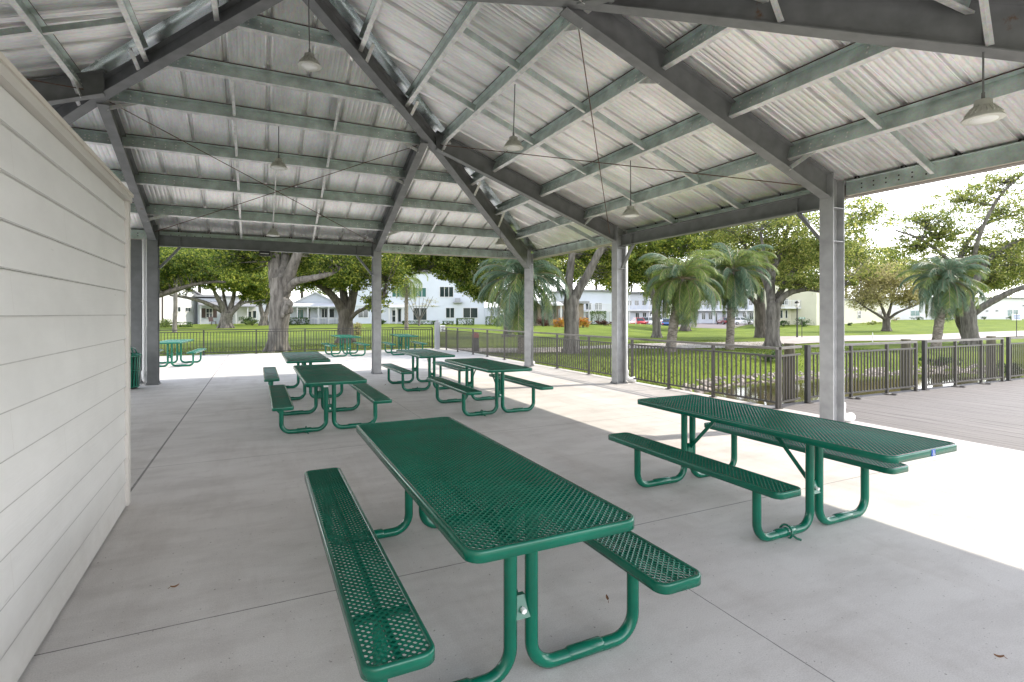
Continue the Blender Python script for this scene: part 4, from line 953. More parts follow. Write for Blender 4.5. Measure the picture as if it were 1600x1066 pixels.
G1 = 'oaks behind the back railing'
tree('oak_tree', 'massive grey oak trunk with a dark burl standing just behind the back railing', (433, 551), 23.3,
 [([(433, 551, 0), (434, 535, 0), (436, 505, 0), (437, 480, 0), (438, 455, 0), (436, 435, 0)], .42, .41),
  ([(433, 450, 0), (430, 425, .1), (427, 395, .2), (424, 355, .6), (405, 300, 1.5)], .33, .15), ([(444, 460, 0), (452, 432, -.2), (462, 405, -.4), (474, 375, -.6), (500, 320, -1)], .28, .13), ([(440, 440, 0), (444, 410, .4), (452, 370, 1), (455, 300, 2)], .28, .1),
  ([(450, 452, -.1), (462, 440, -.4), (480, 436, -.7), (500, 432, -1), (517, 427, -1.2), (530, 420, -1.3)], .19, .07)],
 [(440, 290, 0, 270, 75, 7, 6500), (400, 385, -.5, 32, 22, 1.2, 1000), (372, 402, .5, 45, 26, 1.6, 1500), (480, 395, .8, 32, 18, 1.2, 900), (520, 405, -1.2, 30, 20, 1., 700), (455, 408, 2.2, 40, 18, 1.2, 900)],
 'oak_d', .13, 'bark', G1, .028, knots=((447, 482, -.35, .26), (450, 474, -.4, .2), (443, 490, -.42, .17), (452, 485, -.2, .17), (446, 470, -.4, .15)), flare=1.22)
tree('oak_tree', 'stout dark oak forking low behind the sunlit table at the middle back railing', (540, 536), 30,
 [([(540, 536, 0), (540, 520, 0), (540, 500, 0), (540, 483, 0)], .42, .42), ([(536, 490, 0), (526, 470, -.4), (508, 452, -.8), (488, 440, -1.2), (466, 430, -1.6)], .28, .08), ([(539, 486, 0), (537, 460, .2), (531, 435, .4), (522, 400, .8)], .3, .12), ([(545, 488, 0), (551, 465, .2), (558, 440, .3), (566, 405, .4)], .3, .11), ([(546, 500, -.1), (558, 488, -.5), (570, 482, -.8), (585, 472, -1.2), (600, 462, -1.5)], .13, .05)],
 [(500, 425, -1, 42, 22, 1.6, 1500), (545, 432, -1.5, 38, 24, 1.4, 1600), (563, 415, -.5, 34, 26, 1.6, 1400), (530, 395, 1, 75, 26, 2.6, 2600), (470, 440, -1.8, 26, 15, 1.1, 700), (590, 470, -1.4, 20, 18, 1, 500), (604, 425, -.5, 34, 32, 1.6, 1300), (590, 315, 0, 210, 60, 7, 4500)],
 'oak', .14, 'bark_d', G1, .026)
tree('oak_tree', 'spreading oak with many bare lower limbs in front of the white house at the left', (352, 513), 55,
 [([(352, 513, 0), (353, 505, 0), (354, 497, 0), (356, 488, 0)], .62, .55), ([(352, 492, 0), (347, 478, -.5), (338, 462, -1), (328, 440, -1.5)], .36, .12), ([(350, 488, 0), (332, 478, -1), (312, 470, -2), (285, 464, -3), (266, 462, -3.5)], .28, .08), ([(357, 490, 0), (362, 475, .5), (366, 455, 1), (362, 430, 1.2)], .3, .12), ([(360, 490, 0), (372, 478, .6), (382, 465, 1.2), (396, 440, 2)], .32, .1), ([(366, 484, .4), (380, 474, .8), (398, 471, 1.5), (415, 468, 2)], .16, .06), ([(354, 486, 0), (350, 465, 1), (345, 430, 2)], .22, .1)],
 [(300, 425, -1.5, 52, 26, 3.5, 3000), (350, 440, -2, 34, 16, 2.5, 1600), (375, 435, 0, 44, 22, 3.5, 2600), (335, 400, 0, 85, 32, 5, 4200), (405, 448, 1.5, 24, 18, 2.2, 1300), (275, 440, -3, 26, 20, 2, 1100), (392, 460, 1, 18, 10, 1.4, 500)],
 'oak', .24, 'bark', G1, .04)
tree('oak_tree', 'low dark oak bough reaching in from the left edge beside the dark column', (175, 530), 32,
 [([(175, 530, 0), (177, 505, 0), (182, 480, 0)], .4, .34), ([(182, 485, 0), (215, 472, -.6), (250, 461, -1.2), (275, 453, -1.5), (300, 446, -1.8), (330, 441, -2), (352, 441, -2)], .22, .06), ([(181, 482, 0), (190, 450, .5), (205, 400, 1)], .25, .1)],
 [(262, 420, -1.2, 34, 26, 1.6, 1700), (300, 412, -1.6, 34, 20, 1.4, 1500), (255, 449, -1.2, 16, 9, .8, 500), (320, 428, -2, 26, 12, 1., 700), (225, 400, 0, 60, 40, 2.4, 2000)],
 'oak_d', .14, 'bark_d', G1, .022)
tree('slim_tree', 'slender pale trunk beside the dark column, its top lost in the oak leaves', (273, 521), 44,
 [([(273, 521, 0), (273, 500, 0), (274, 480, 0), (274, 450, 0), (275, 425, 0)], .17, .14)], [(275, 418, 0, 16, 14, 1., 600)], 'oak', .2, 'bark', None, .02, flare=1.1)
tree('oak_tree', 'small twin-stemmed tree between the left white house and the massive trunk', (412, 508), 64,
 [([(412, 508, 0), (413, 500, 0), (413, 495, 0)], .5, .42), ([(412, 497, 0), (408, 484, 0), (404, 468, 0), (392, 458, 0)], .3, .12), ([(414, 497, 0), (418, 482, .5), (421, 460, 1)], .3, .12)],
 [(408, 458, 0, 22, 18, 2, 1300), (425, 440, 1, 32, 24, 3, 1800)], 'oak', .26, 'bark', G1, .035)
tree('oak_tree', 'grey oak behind the blue-green palm, its long limb reaching left before the two-storey house', (795, 520), 37,
 [([(795, 521, 0), (795, 508, 0), (795, 492, 0), (795, 480, 0)], .36, .34), ([(792, 484, 0), (778, 470, -.3), (757, 456, -.6), (735, 446, -.9), (715, 437, -1.1), (698, 425, -1.2)], .25, .07), ([(797, 482, 0), (800, 460, .3), (806, 430, .6), (810, 390, 1)], .26, .1), ([(793, 482, 0), (786, 455, .5), (780, 420, 1)], .2, .08)],
 [(690, 398, -.5, 70, 16, 2, 1700), (610, 395, 0, 40, 16, 2, 1000), (845, 392, .8, 60, 16, 2, 1200), (705, 418, -1.2, 30, 22, 1.6, 1500), (738, 440, -.8, 32, 22, 1.5, 1500), (760, 458, -.4, 26, 16, 1.3, 900), (725, 400, -.5, 62, 18, 2, 1900), (660, 405, -1, 44, 18, 1.6, 1300), (770, 425, .5, 30, 28, 2, 1200), (800, 335, 0, 190, 55, 7, 3800), (640, 420, -1.2, 18, 12, 1, 400)],
 'oak', .17, 'bark', G1, .026)
tree('oak_tree', 'grey furrowed oak with a Y fork just behind the right railing between two steel columns', (893, 552), 22.6,
 [([(893, 552, 0), (893, 535, 0), (893, 510, 0), (893, 485, 0), (893, 462, 0)], .335, .31), ([(890, 468, 0), (889, 440, .1), (892, 415, .2), (894, 390, .3), (893, 350, .5)], .2, .11), ([(897, 468, 0), (905, 452, -.1), (918, 430, -.2), (932, 402, -.4), (944, 382, -.5), (965, 345, -.8)], .23, .11)],
 [(940, 425, 3, 40, 26, 1.6, 1300), (960, 395, 1.5, 30, 20, 1.2, 700), (915, 325, 0, 160, 50, 5, 3600), (925, 400, .8, 22, 14, .8, 500), (868, 392, .6, 18, 12, .7, 350), (955, 395, .5, 22, 14, .8, 500)],
 'oak', .12, 'bark', G1, .022, flare=1.9)
G2 = 'oaks across the pond'
tree('oak_tree', 'tall oak with forked grey trunk standing by the path right of the palms', (1207, 541), 27,
 [([(1207, 541, 0), (1207, 525, 0), (1207, 505, 0), (1208, 488, 0), (1210, 474, 0)], .34, .33), ([(1206, 480, 0), (1204, 455, .2), (1208, 425, .4), (1222, 385, .7), (1235, 345, 1)], .25, .09), ([(1212, 482, 0), (1222, 466, -.2), (1238, 456, -.4), (1262, 452, -.8), (1290, 455, -1), (1320, 446, -1.2)], .2, .06), ([(1206, 470, 0), (1196, 440, .5), (1178, 410, .8), (1160, 375, 1)], .18, .07), ([(1212, 470, .2), (1235, 430, .8), (1262, 400, 1.2), (1285, 360, 1.5)], .17, .06), ([(1208, 440, .3), (1195, 400, -.5), (1188, 360, -1)], .13, .05)],
 [(1120, 350, 1.2, 50, 26, 2, 1300), (1340, 395, .8, 40, 40, 2, 1300), (1240, 395, .5, 55, 42, 2.2, 2700), (1170, 375, .8, 55, 34, 2, 2000), (1255, 440, -.8, 40, 16, 1.2, 1400), (1215, 345, 0, 90, 34, 2.6, 2600), (1300, 380, -.5, 42, 50, 2, 1800), (1350, 335, 0, 38, 30, 1.6, 1100), (1310, 440, -1, 34, 14, 1, 700), (1200, 430, 1.5, 30, 22, 1.2, 800)],
 'airy', .13, 'bark', G2, .02, per=26, cl=.16)
tree('oak_tree', 'oak with leaning double trunk partly behind the tall forked oak by the path', (1189, 526), 36,
 [([(1189, 526, 0), (1188, 510, 0), (1188, 492, 0), (1187, 475, 0)], .36, .33), ([(1186, 480, 0), (1176, 468, 0), (1164, 460, 0), (1145, 448, 0)], .2, .08), ([(1188, 478, 0), (1190, 450, 0), (1194, 415, 0)], .28, .1)],
 [(1160, 440, 0, 36, 20, 2, 1500), (1190, 410, 0, 60, 36, 3, 2600), (1235, 415, .5, 45, 30, 2, 1500)], 'oak', .17, 'bark_d', G2, .025, per=30)
tree('oak_tree', 'straight grey trunk left of the nearest yellow-green palm', (1026, 528), 36,
 [([(1026, 528, 0), (1026, 510, 0), (1025, 490, 0), (1026, 470, 0)], .30, .27), ([(1024, 475, 0), (1016, 445, 0), (1005, 410, 0), (1000, 370, 0)], .2, .08), ([(1027, 474, 0), (1040, 440, 0), (1055, 400, 0)], .2, .08)],
 [(1080, 370, 1, 60, 30, 3, 1900), (1120, 385, 1.5, 40, 30, 2, 1200), (1005, 420, 0, 38, 26, 2, 1500), (1030, 385, 0, 70, 26, 3, 2600), (1040, 335, 0, 130, 40, 6, 2600), (985, 400, 0, 34, 36, 2, 1300), (965, 440, .5, 26, 22, 1.6, 900)], 'oak', .17, 'bark', G2, .025)
tree('oak_tree', 'short dark trunk between the two nearest palms, beside the parking lot', (1070, 514), 66,
 [([(1070, 514, 0), (1070, 505, 0), (1070, 492, 0)], .55, .5), ([(1070, 495, 0), (1078, 480, 0), (1090, 465, 0)], .3, .1), ([(1069, 494, 0), (1058, 475, 0), (1040, 455, 0)], .3, .1)],
 [(1075, 440, 0, 60, 30, 4, 3000), (1030, 450, 0, 30, 22, 3, 1300), (1110, 455, 0, 26, 16, 2, 900)], 'oak_d', .28, 'bark_d', G2, .04)
tree('oak_tree', 'small round tree with dull brownish leaves on the sunny lawn, right of the near column', (1385, 519), 49,
 [([(1385, 519, 0), (1385, 508, 0), (1385, 497, 0)], .34, .30), ([(1384, 500, 0), (1372, 492, -.5), (1355, 482, -1), (1338, 470, -1.2)], .15, .05), ([(1385, 498, 0), (1378, 480, 0), (1368, 455, .3)], .17, .06), ([(1386, 498, 0), (1392, 478, .2), (1398, 450, .4)], .17, .06), ([(1387, 500, 0), (1400, 490, -.5), (1418, 482, -.8), (1436, 475, -1)], .14, .05)],
 [(1365, 445, 0, 40, 34, 2.4, 2300), (1400, 440, 0, 36, 34, 2.4, 2000), (1352, 465, -.8, 26, 20, 1.6, 900), (1418, 466, -.5, 26, 15, 1.5, 800), (1340, 430, .5, 26, 40, 2, 900)],
 'tan_leaf', .17, 'bark_d', G2, .022, per=26, cl=.2)
tree('oak_tree', 'broad airy oak with thick limb sweeping right, behind the leaning palm at the right edge', (1517, 541), 28.5,
 [([(1517, 541, 0), (1516, 525, 0), (1514, 505, 0), (1513, 488, 0), (1511, 472, 0)], .37, .34), ([(1518, 492, 0), (1535, 480, -.3), (1556, 468, -.6), (1580, 456, -1), (1610, 445, -1.5), (1650, 425, -2)], .2, .1), ([(1511, 478, 0), (1500, 455, .6), (1496, 425, 1), (1508, 385, 1.4), (1540, 350, 1.8), (1590, 335, 2.2)], .22, .06), ([(1513, 474, 0), (1525, 440, .2), (1545, 405, .4), (1585, 380, .6), (1625, 370, .8)], .22, .07), ([(1508, 440, .6), (1480, 405, .4), (1440, 375, .2), (1400, 360, 0)], .13, .04), ([(1520, 420, .2), (1530, 370, -.6), (1560, 310, -1.2), (1600, 270, -1.6)], .13, .04), ([(1500, 475, 0), (1494, 488, .8), (1506, 520, 1.2), (1510, 532, 1.3)], .16, .2)],
 [(1500, 430, 2.5, 70, 34, 2, 1700), (1580, 390, 2, 60, 40, 2, 1500), (1440, 420, 2.5, 40, 26, 1.6, 900), (1450, 345, .3, 50, 26, 1.8, 1300), (1500, 310, 0, 55, 24, 1.8, 1100), (1560, 330, .8, 60, 36, 2.2, 1500), (1530, 390, 1, 60, 28, 2, 1700), (1590, 420, 0, 50, 36, 2, 1600), (1430, 385, .5, 46, 20, 1.6, 1100), (1570, 285, -1, 50, 22, 1.6, 700), (1475, 365, 0, 40, 18, 1.4, 900), (1625, 350, 0, 40, 60, 2.4, 1500), (1545, 445, 1.5, 40, 22, 1.6, 1100)],
 'airy', .125, 'bark', G2, .017, per=22, cl=.15, twigs=1.)
# palms
palm('pindo_palm', 'large blue-green palm with long drooping fronds behind the corner steel column', (815, 553), (816, 437), 22.3, 96, 2.5, ['palm_b', 'palm_b', 'palm_g'], droop=1.0, rt=.15, dead=10)
palm('pindo_palm', 'yellow-green arching palm nearest the railing, left of the two palms in the middle opening', (1047, 552), (1066, 437), 23.2, 84, 2.25, ['palm_g', 'palm_g', 'palm_g', 'palm_b'], droop=1.0, rt=.19, bend=-.05, dead=9)
palm('pindo_palm', 'green palm with reddish trunk, right of the two palms in the middle opening', (1140, 546), (1145, 425), 24.5, 74, 2.1, ['palm_b', 'palm_g'], droop=.9, rt=.16, dead=5)
palm('pindo_palm', 'blue-green palm with leaning trunk at the right, past the near steel column', (1462, 545), (1481, 438), 25.2, 80, 2.1, ['palm_b', 'palm_b', 'palm_b', 'palm_g'], droop=.9, rt=.17, dead=12, bend=-.06)
palm('slender_palm', 'tall slender palm with hanging fronds in front of the two-storey white house', (635, 512), (635, 437), 50, 22, 3.0, ['palm_g'], droop=1.5, rt=.16, dead=2, nl=34, lw=.05, lo=-20)
# background rows of trees, each its own
far = [(250, 80), (310, 95), (395, 90), (470, 92), (545, 100), (640, 92), (720, 95), (810, 84), (870, 95), (930, 100), (985, 140), (1050, 150), (1120, 145), (1185, 140), (1250, 125), (1320, 130), (1390, 145), (1460, 140), (1530, 150), (1600, 140), (1680, 130), (180, 75), (100, 70)]
words = ['tall dark tree', 'rounded green tree', 'wide leafy tree', 'dense tree']
for i, (u, Z) in enumerate(far):
    hgt = random.uniform(14, 18) if Z < 120 else random.uniform(17, 23); vb = 505; px = F/Z
    place = 'behind the left white house' if u < 430 else 'behind the two-storey white house' if u < 800 else 'behind the tan house' if u < 960 else 'behind the parking lot apartments' if u < 1200 else 'behind the pale yellow building' if u < 1370 else 'behind the long white building'
    vt = Y0-(hgt-1.6)*px; vm = vt+3.4*px
    t = tree('far_tree', 'one of the trees far '+place, (u, vb), Z, [([(u, vb, 0), (u+2, vb-3*px, 0), (u+1, vm, 0)], .4, .2)],
      [(u, vm+px, 0, 5.4*px, 4.4*px, 5, 1700), (u-4*px, vm+4*px, 0, 3.8*px, 3.4*px, 3.5, 900), (u+4*px, vm+3.6*px, 0, 4.0*px, 3.4*px, 3.5, 900)], ('oak', 'oak_d', 'oak', 'airy')[i % 4], .42, 'bark_d', 'trees far '+place, .05, flare=1.1, twigs=.4)

# ================================================================== FAR BUILDINGS
class Facade:
    """vertical wall plane between two photo columns at two depths"""
    def __init__(s, u1, Z1, u2, Z2, vb):
        a = at(u1, Y0, Z1); b = at(u2, Y0, Z2); s.a = Vector((a.x, a.y, 0)); d = Vector((b.x-a.x, b.y-a.y, 0)); s.L = d.length; s.d = d.normalized(); s.n = Vector((s.d.y, -s.d.x, 0))
        s.zb = min(hz1(a.x, a.y), hz1(b.x, b.y))-.15; s.Zm = (Z1+Z2)/2; s.rz = math.atan2(s.d.y, s.d.x)
    def on(s, u, v):
        X = (u-CX)/F; r = Vector((X*CA+SA, -X*SA+CA, 0)); t = s.a.dot(s.n)/r.dot(s.n); p = r*t
        return ((p-s.a).dot(s.d), H-(v-Y0)/F*t-s.zb)
    def root(s, name, label, cat='house', group=None):
        s.t = empty(name, (s.a.x, s.a.y, s.zb), s.rz); return tag(s.t, label, cat, group)
    # local space: x along the wall, -y towards the viewer, z up
    def block(s, name, u1, v1, u2, v2, depth, mat, y0=0.):
        x0, z1 = s.on(u1, v1); x1, _ = s.on(u2, v1); mb = MB(); mb.box(x0, x1, y0, y0+depth, 0, z1); return mb.build(name, M_[mat], s.t)
    def window(s, u1, v1, u2, v2, glass='glass', frame='white', bars=1, proud=0., name='window', rail=False, shut=None):
        x0, z1 = s.on(u1, v1); x1, z0 = s.on(u2, v2); y = -.012-proud; mb = MB(); f = .07
        mb.box(x0-f, x0, y-.05, y, z0-f, z1+f); mb.box(x1, x1+f, y-.05, y, z0-f, z1+f); mb.box(x0, x1, y-.05, y, z1, z1+f); mb.box(x0, x1, y-.05, y, z0-f, z0)
        for k in range(bars): xx = x0+(x1-x0)*(k+1)/(bars+1); mb.box(xx-.03, xx+.03, y-.045, y-.004, z0, z1)
        if rail: zz = (z0+z1)/2; mb.box(x0, x1, y-.04, y-.006, zz-.03, zz+.03)
        w = mb.build(name, M_[frame], s.t); mb = MB(); mb.box(x0, x1, y-.003, y+.01, z0, z1); mb.build('pane', M_[glass], w)
        if shut:
            for a, b in ((x0-f-.5, x0-f-.03), (x1+f+.03, x1+f+.5)): mb = MB(); mb.box(a, b, y-.04, y, z0-.05, z1+.05); mb.build('shutter', M_[shut], s.t)
    def porch(s, u1, vt, u2, out, nposts, mat='white', rail=None, roof='roofg'):
        x0, z1 = s.on(u1, vt); x1, _ = s.on(u2, vt); mb = MB()
        mb.add([(x0-.2, -out-.2, z1), (x1+.2, -out-.2, z1), (x1+.2, .0, z1+.45), (x0-.2, .0, z1+.45), (x0-.2, -out-.2, z1+.16), (x1+.2, -out-.2, z1+.16), (x1+.2, .0, z1+.61), (x0-.2, .0, z1+.61)], [(3, 2, 1, 0), (4, 5, 6, 7), (0, 1, 5, 4), (1, 2, 6, 5), (2, 3, 7, 6), (3, 0, 4, 7)])
        mb.build('porch_roof', M_[roof], s.t)
        for k in range(nposts):
            x = x0+(x1-x0)*k/(nposts-1); mb = MB(); mb.box(x-.07, x+.07, -out-.07, -out+.07, 0, z1); mb.build('porch_post', M_[mat], s.t)
        if rail: s.balusters(x0, x1, -out, rail[0], rail[1])
    def balusters(s, x0, x1, y, z0, z1, mat='white', gap=.32):
        mb = MB(); mb.box(x0, x1, y-.03, y+.03, z1-.07, z1); mb.box(x0, x1, y-.03, y+.03, z0, z0+.07); n = max(2, int((x1-x0)/gap))
        for k in range(n+1): x = x0+(x1-x0)*k/n; mb.box(x-.035, x+.035, y-.02, y+.02, z0+.07, z1-.07)
        mb.build('porch_railing', M_[mat], s.t)
    def gable(s, u1, v1, u2, vpeak, depth, mat='roofg', wallmat=None):
        x0, z0 = s.on(u1, v1); x1, _ = s.on(u2, v1); _, zp = s.on((u1+u2)/2, vpeak); xm = (x0+x1)/2; e = .35; mb = MB(); th = .16; sl = (zp-z0)/(xm-x0)
        for sx in (-1, 1):
            xe = xm+sx*((x1-x0)/2+e); ze = z0-sl*e
            mb.add([(xe, -e, ze), (xm, -e, zp), (xm, depth+e, zp), (xe, depth+e, ze), (xe, -e, ze+th), (xm, -e, zp+th), (xm, depth+e, zp+th), (xe, depth+e, ze+th)], [(0, 1, 2, 3), (4, 7, 6, 5), (0, 4, 5, 1), (1, 5, 6, 2), (2, 6, 7, 3), (3, 7, 4, 0)])
        mb.build('roof', M_[mat], s.t)
        mb = MB(); mb.add([(x0, 0, z0), (x1, 0, z0), (xm, 0, zp-.02), (x0, .2, z0), (x1, .2, z0), (xm, .2, zp-.02)], [(0, 1, 2), (3, 5, 4), (0, 3, 4, 1), (1, 4, 5, 2), (2, 5, 3, 0)]); mb.build('gable_wall', M_[wallmat or 'white'], s.t)
    def flatroof(s, u1, v1, u2, depth, mat='roofg', e=.4, th=.28):
        x0, z0 = s.on(u1, v1); x1, _ = s.on(u2, v1); mb = MB(); mb.box(x0-e, x1+e, -e, depth+e, z0+.002, z0+th); mb.build('roof', M_[mat], s.t)
# left white house, its sunny wall turned to the right
f = Facade(225, 60, 312, 74, 507); f.root('white_house', 'white house with two small windows seen left of the spreading oak')
f.block('wall', 225, 455, 312, 507, 9, 'white'); f.gable(225, 455, 312, 440, 9)
f.window(289.5, 481, 297, 486.5); f.window(277.3, 480, 281.3, 487, bars=0)
x_, z_ = f.on(253, 460); mb = MB(); mb.tube([(x_, -.08, 0), (x_, -.08, z_)], .07, 8); mb.build('drainpipe', M_['brown'], f.t)
f = Facade(309, 72, 400, 76, 507); f.root('porch_house', 'low white house with brown-shuttered window and sloping porch roof behind the spreading oak')
f.block('wall', 309, 466, 345, 507, 8, 'blue'); f.block('wall', 346, 464, 400, 507, 8, 'white'); f.porch(312, 478, 345, 1.8, 2); f.porch(366, 480, 401, 2.2, 3); f.flatroof(309, 464, 400, 8)  # left wall takes the shade-tinted copy, right wall the plain white
f.window(322.5, 482.5, 331.5, 496, bars=1, rail=True, shut='brown'); f.window(388, 487, 392.5, 496, bars=0); f.window(395, 486, 400, 497, bars=0)
f = Facade(398, 78, 447, 80, 507); f.root('arched_house', 'shade-tinted white house end wall glimpsed left of the massive trunk'); f.block('wall', 398, 462, 447, 507, 8, 'blue'); f.gable(398, 462, 447, 447, 8, wallmat='blue'); f.window(407, 486, 412, 498, bars=0)
f = Facade(446, 66, 535, 68, 506); f.root('porch_house', 'shade-tinted white bungalow with white porch posts and railing right of the massive trunk')
f.block('wall', 446, 478, 535, 506, 8, 'blue'); f.gable(450, 478, 535, 458, 8, wallmat='blue', mat='white'); f.porch(450, 480.5, 530, 1.6, 6, rail=(.05, .95), roof='white')
f.window(463, 484, 474, 497, glass='glass_t', bars=1); f.window(480, 483, 484, 497, bars=0); f.window(503, 483, 511, 496, bars=1); f.window(515, 483, 522, 496, bars=0)
f = Facade(548, 64, 782, 67, 506); f.root('two_storey_house', 'two-storey shade-tinted white house with dark windows and a wall air conditioner')
f.block('wall', 548, 424, 757, 506, 10, 'blue'); f.block('wall', 757.3, 480, 782, 506, 5, 'blue'); f.flatroof(548, 424, 757, 10)
for a, b, c, d, g in ((613, 449.5, 631, 464, 'glass_t'), (646.5, 450, 665.5, 464, 'glass_t'), (687.5, 448.5, 708, 464, 'glass')): f.window(a, b, c, d, glass=g, bars=2)
f.window(646, 481.5, 666.5, 500, bars=1, rail=False); f.window(697, 481.5, 709.5, 496.5, bars=1); f.window(724, 481.5, 746, 496.5, bars=1); f.window(560, 482, 575, 496, bars=1)
f.window(613, 485, 619.5, 503, glass='glass', bars=0, name='door', rail=True); f.window(622, 483, 626.5, 503, bars=0); f.porch(609, 481, 630, 1.1, 3, roof='white')
x_, z_ = f.on(711, 471.5); mb = MB(); mb.box(x_, x_+.62, -.45, .05, z_, z_+.45); mb.box(x_-.25, x_+.9, -.6, -.001, z_-.16, z_-.04); mb.build('air_conditioner', M_['pole'], f.t)
x0, z0 = f.on(548, 478); x1, _ = f.on(685, 478); mb = MB(); mb.box(x0, x1, -.13, -.001, z0, z0+.14); mb.build('storey_band', M_['white'], f.t)
f = Facade(838, 60, 912, 62, 508); f.root('tan_house', 'low tan bungalow with porch behind the bright croton bushes')
f.block('wall', 838, 474, 912, 508, 8, 'tan'); f.porch(840, 478, 868, 1.5, 2, roof='white'); f.flatroof(838, 474, 912, 8, e=.5); f.window(872, 483, 880, 498, bars=0, frame='tan'); f.window(858, 484, 866, 499, bars=1, frame='tan')
f = Facade(902, 74, 958, 76, 506); f.root('balcony_house', 'shade-tinted white house with white upper balcony glimpsed right of the Y-forked oak')
f.block('wall', 902, 455, 958, 506, 8, 'blue'); f.flatroof(902, 455, 958, 8)
x0, zf = f.on(912, 485.5); x1, zt = f.on(946, 474); mb = MB(); mb.box(x0, x1, -1.5, -.001, zf-.2, zf); mb.build('balcony_floor', M_['white'], f.t); f.balusters(x0, x1, -1.45, zf+.03, zf+.95, gap=.2)
for xx in (x0+.1, x1-.1): mb = MB(); mb.box(xx-.06, xx+.06, -1.46, -1.34, 0, zf-.2); mb.build('porch_post', M_['white'], f.t)
f.window(915, 474, 924, 484, bars=1); f.window(930, 474, 940, 484, bars=1); f.window(915, 489, 921, 503, bars=0)
for (u1, u2, Z1, Z2, lab) in ((978, 1042, 122, 124, 'two-storey apartment block with white balconies behind the parked red car'), (1082, 1186, 124, 127, 'long two-storey apartment block with white balcony railing behind the parking lot')):
    f = Facade(u1, Z1, u2, Z2, 506); f.root('apartment_block', lab, 'apartments', 'apartment blocks by the parking lot'); f.block('wall', u1, 458, u2, 506, 10, 'blue'); f.flatroof(u1, 458, u2, 10, e=1.8)
    x0, zf = f.on(u1, 484.5); x1, _ = f.on(u2, 484.5); mb = MB(); mb.box(x0, x1, -1.8, -.001, zf-.25, zf); mb.build('balcony_floor', M_['white'], f.t); f.balusters(x0, x1, -1.75, zf+.05, zf+1.1, gap=.9)
    n = int((u2-u1)/13); _, zt = f.on(u1, 458.5)
    for k in range(n+1):
        xx = x0+.2+(x1-x0-.4)*k/n
        if k % 2 == 0: mb = MB(); mb.box(xx-.09, xx+.09, -1.6, -1.42, 0, zf-.25); mb.box(xx-.09, xx+.09, -1.6, -1.42, zf, zt); mb.build('porch_post', M_['white'], f.t)
        ua = u1+3+(u2-u1-8)*k/(n+1)
        f.window(ua, 470, ua+5.5, 477, bars=1, glass='glass'); f.window(ua+1, 489, ua+(6 if k % 3 else 3.4), 499 if k % 3 else 504, bars=1 if k % 3 else 0)
f = Facade(1194, 80, 1262, 82, 505); f.root('stair_building', 'two-storey pale building with a sloping outside staircase behind the lamp post', 'apartments')
f.block('wall', 1206, 440, 1262, 505, 4, 'yellow'); f.flatroof(1206, 440, 1262, 4)
x0, z0 = f.on(1244, 494); x1, z1 = f.on(1263, 476); mb = MB(); mb.bar((x0, -1.4, z0), (x1, -1.4, z1), 1.2, .3); mb.build('staircase', M_['white'], f.t)
mb = MB(); mb.bar((x0, -2., z0+1.0), (x1, -2., z1+1.0), .06, .1)
for k in range(9): q = k/8; mb.bar((x0+(x1-x0)*q, -2., z0+(z1-z0)*q+.1), (x0+(x1-x0)*q, -2., z0+(z1-z0)*q+1.), .05, .05, up=(1, 0, 0))
mb.build('stair_railing', M_['white'], f.t); xa, zf = f.on(1215, 480); xb, _ = f.on(1240, 480); mb = MB(); mb.box(xa, xb, -1.5, -.001, zf-.25, zf); mb.build('balcony_floor', M_['white'], f.t); f.balusters(xa, xb, -1.45, zf+.05, zf+1.05, gap=.25)
f.window(1219, 485, 1222.5, 497, bars=0); f.window(1227, 485, 1230, 497, bars=0); f.window(1221, 468, 1231, 476, bars=1)
f = Facade(1263, 79, 1392, 93, 503); f.root('yellow_building', 'pale yellow building wing seen on both sides of the near steel column', 'apartments')
f.block('wall', 1263, 450, 1278, 504, 8, 'yellow', y0=-1.2); f.block('wall', 1278, 468, 1392, 504, 9, 'yellow'); f.flatroof(1278.5, 468, 1392, 9, e=.3); f.window(1279.5, 485, 1285, 493.5, bars=1, rail=True); f.window(1340, 486.5, 1344.5, 497, bars=0, rail=True); f.window(1372, 486, 1378, 495, bars=0)
f = Facade(1392, 108, 1660, 112, 499); f.root('long_white_building', 'long low white building across the sunny lawn at the right', 'apartments')
f.block('wall', 1392, 466, 1660, 499, 9, 'white'); f.flatroof(1392, 466, 1660, 9, e=.5)
f.window(1423, 485.5, 1436.5, 493.5, glass='glass_t', bars=1); f.window(1449, 485, 1457, 493.5, glass='curtain', bars=1); f.window(1460.5, 488, 1463, 492, bars=0); f.window(1488, 485, 1494, 489, bars=1); f.window(1540, 485, 1544, 487.5, bars=0); f.window(1555, 484.5, 1559.5, 487, bars=0); f.window(1574.5, 484.5, 1581, 493.5, glass='glass_t', bars=1); f.window(1584, 484.5, 1590, 493.5, glass='glass_t', bars=1); f.window(1597, 476, 1603, 479, bars=0); f.window(1620, 485, 1630, 493, bars=1)

# ================================================================== SHRUBS
def bush(u, vt, vb, Z, wpx, label, mat, n=700, L=.16, name='shrub', boxy=False, dm=None):
    p = at(u, vb, Z); h = (vb-vt)*Z/F; w = wpx*Z/F/2
    return foliage(name, label, (p.x, p.y), (w, dm or max(.5, min(w, h*.7)), h/2), n, L, mat, 'hedge' if boxy else 'shrub', None, boxy=boxy)
bush(258, 496, 508, 58, 22, 'light green flowering shrubs against the left white house wall', 'palm_g', 800); bush(284, 500, 508, 59, 26, 'low dark bench-like hedge under the two small windows', 'hedge', 500, boxy=True)
bush(387, 495, 507, 68, 34, 'dark leafy hedge under the small porch left of the massive trunk', 'hedge', 1100); bush(394, 499, 509, 64, 14, 'pale green shrub at the right end of the dark leafy hedge', 'palm_g', 400); bush(346, 494, 503, 57, 9, 'round yellow-green bush on the left of the spreading oak trunk', 'airy', 300)
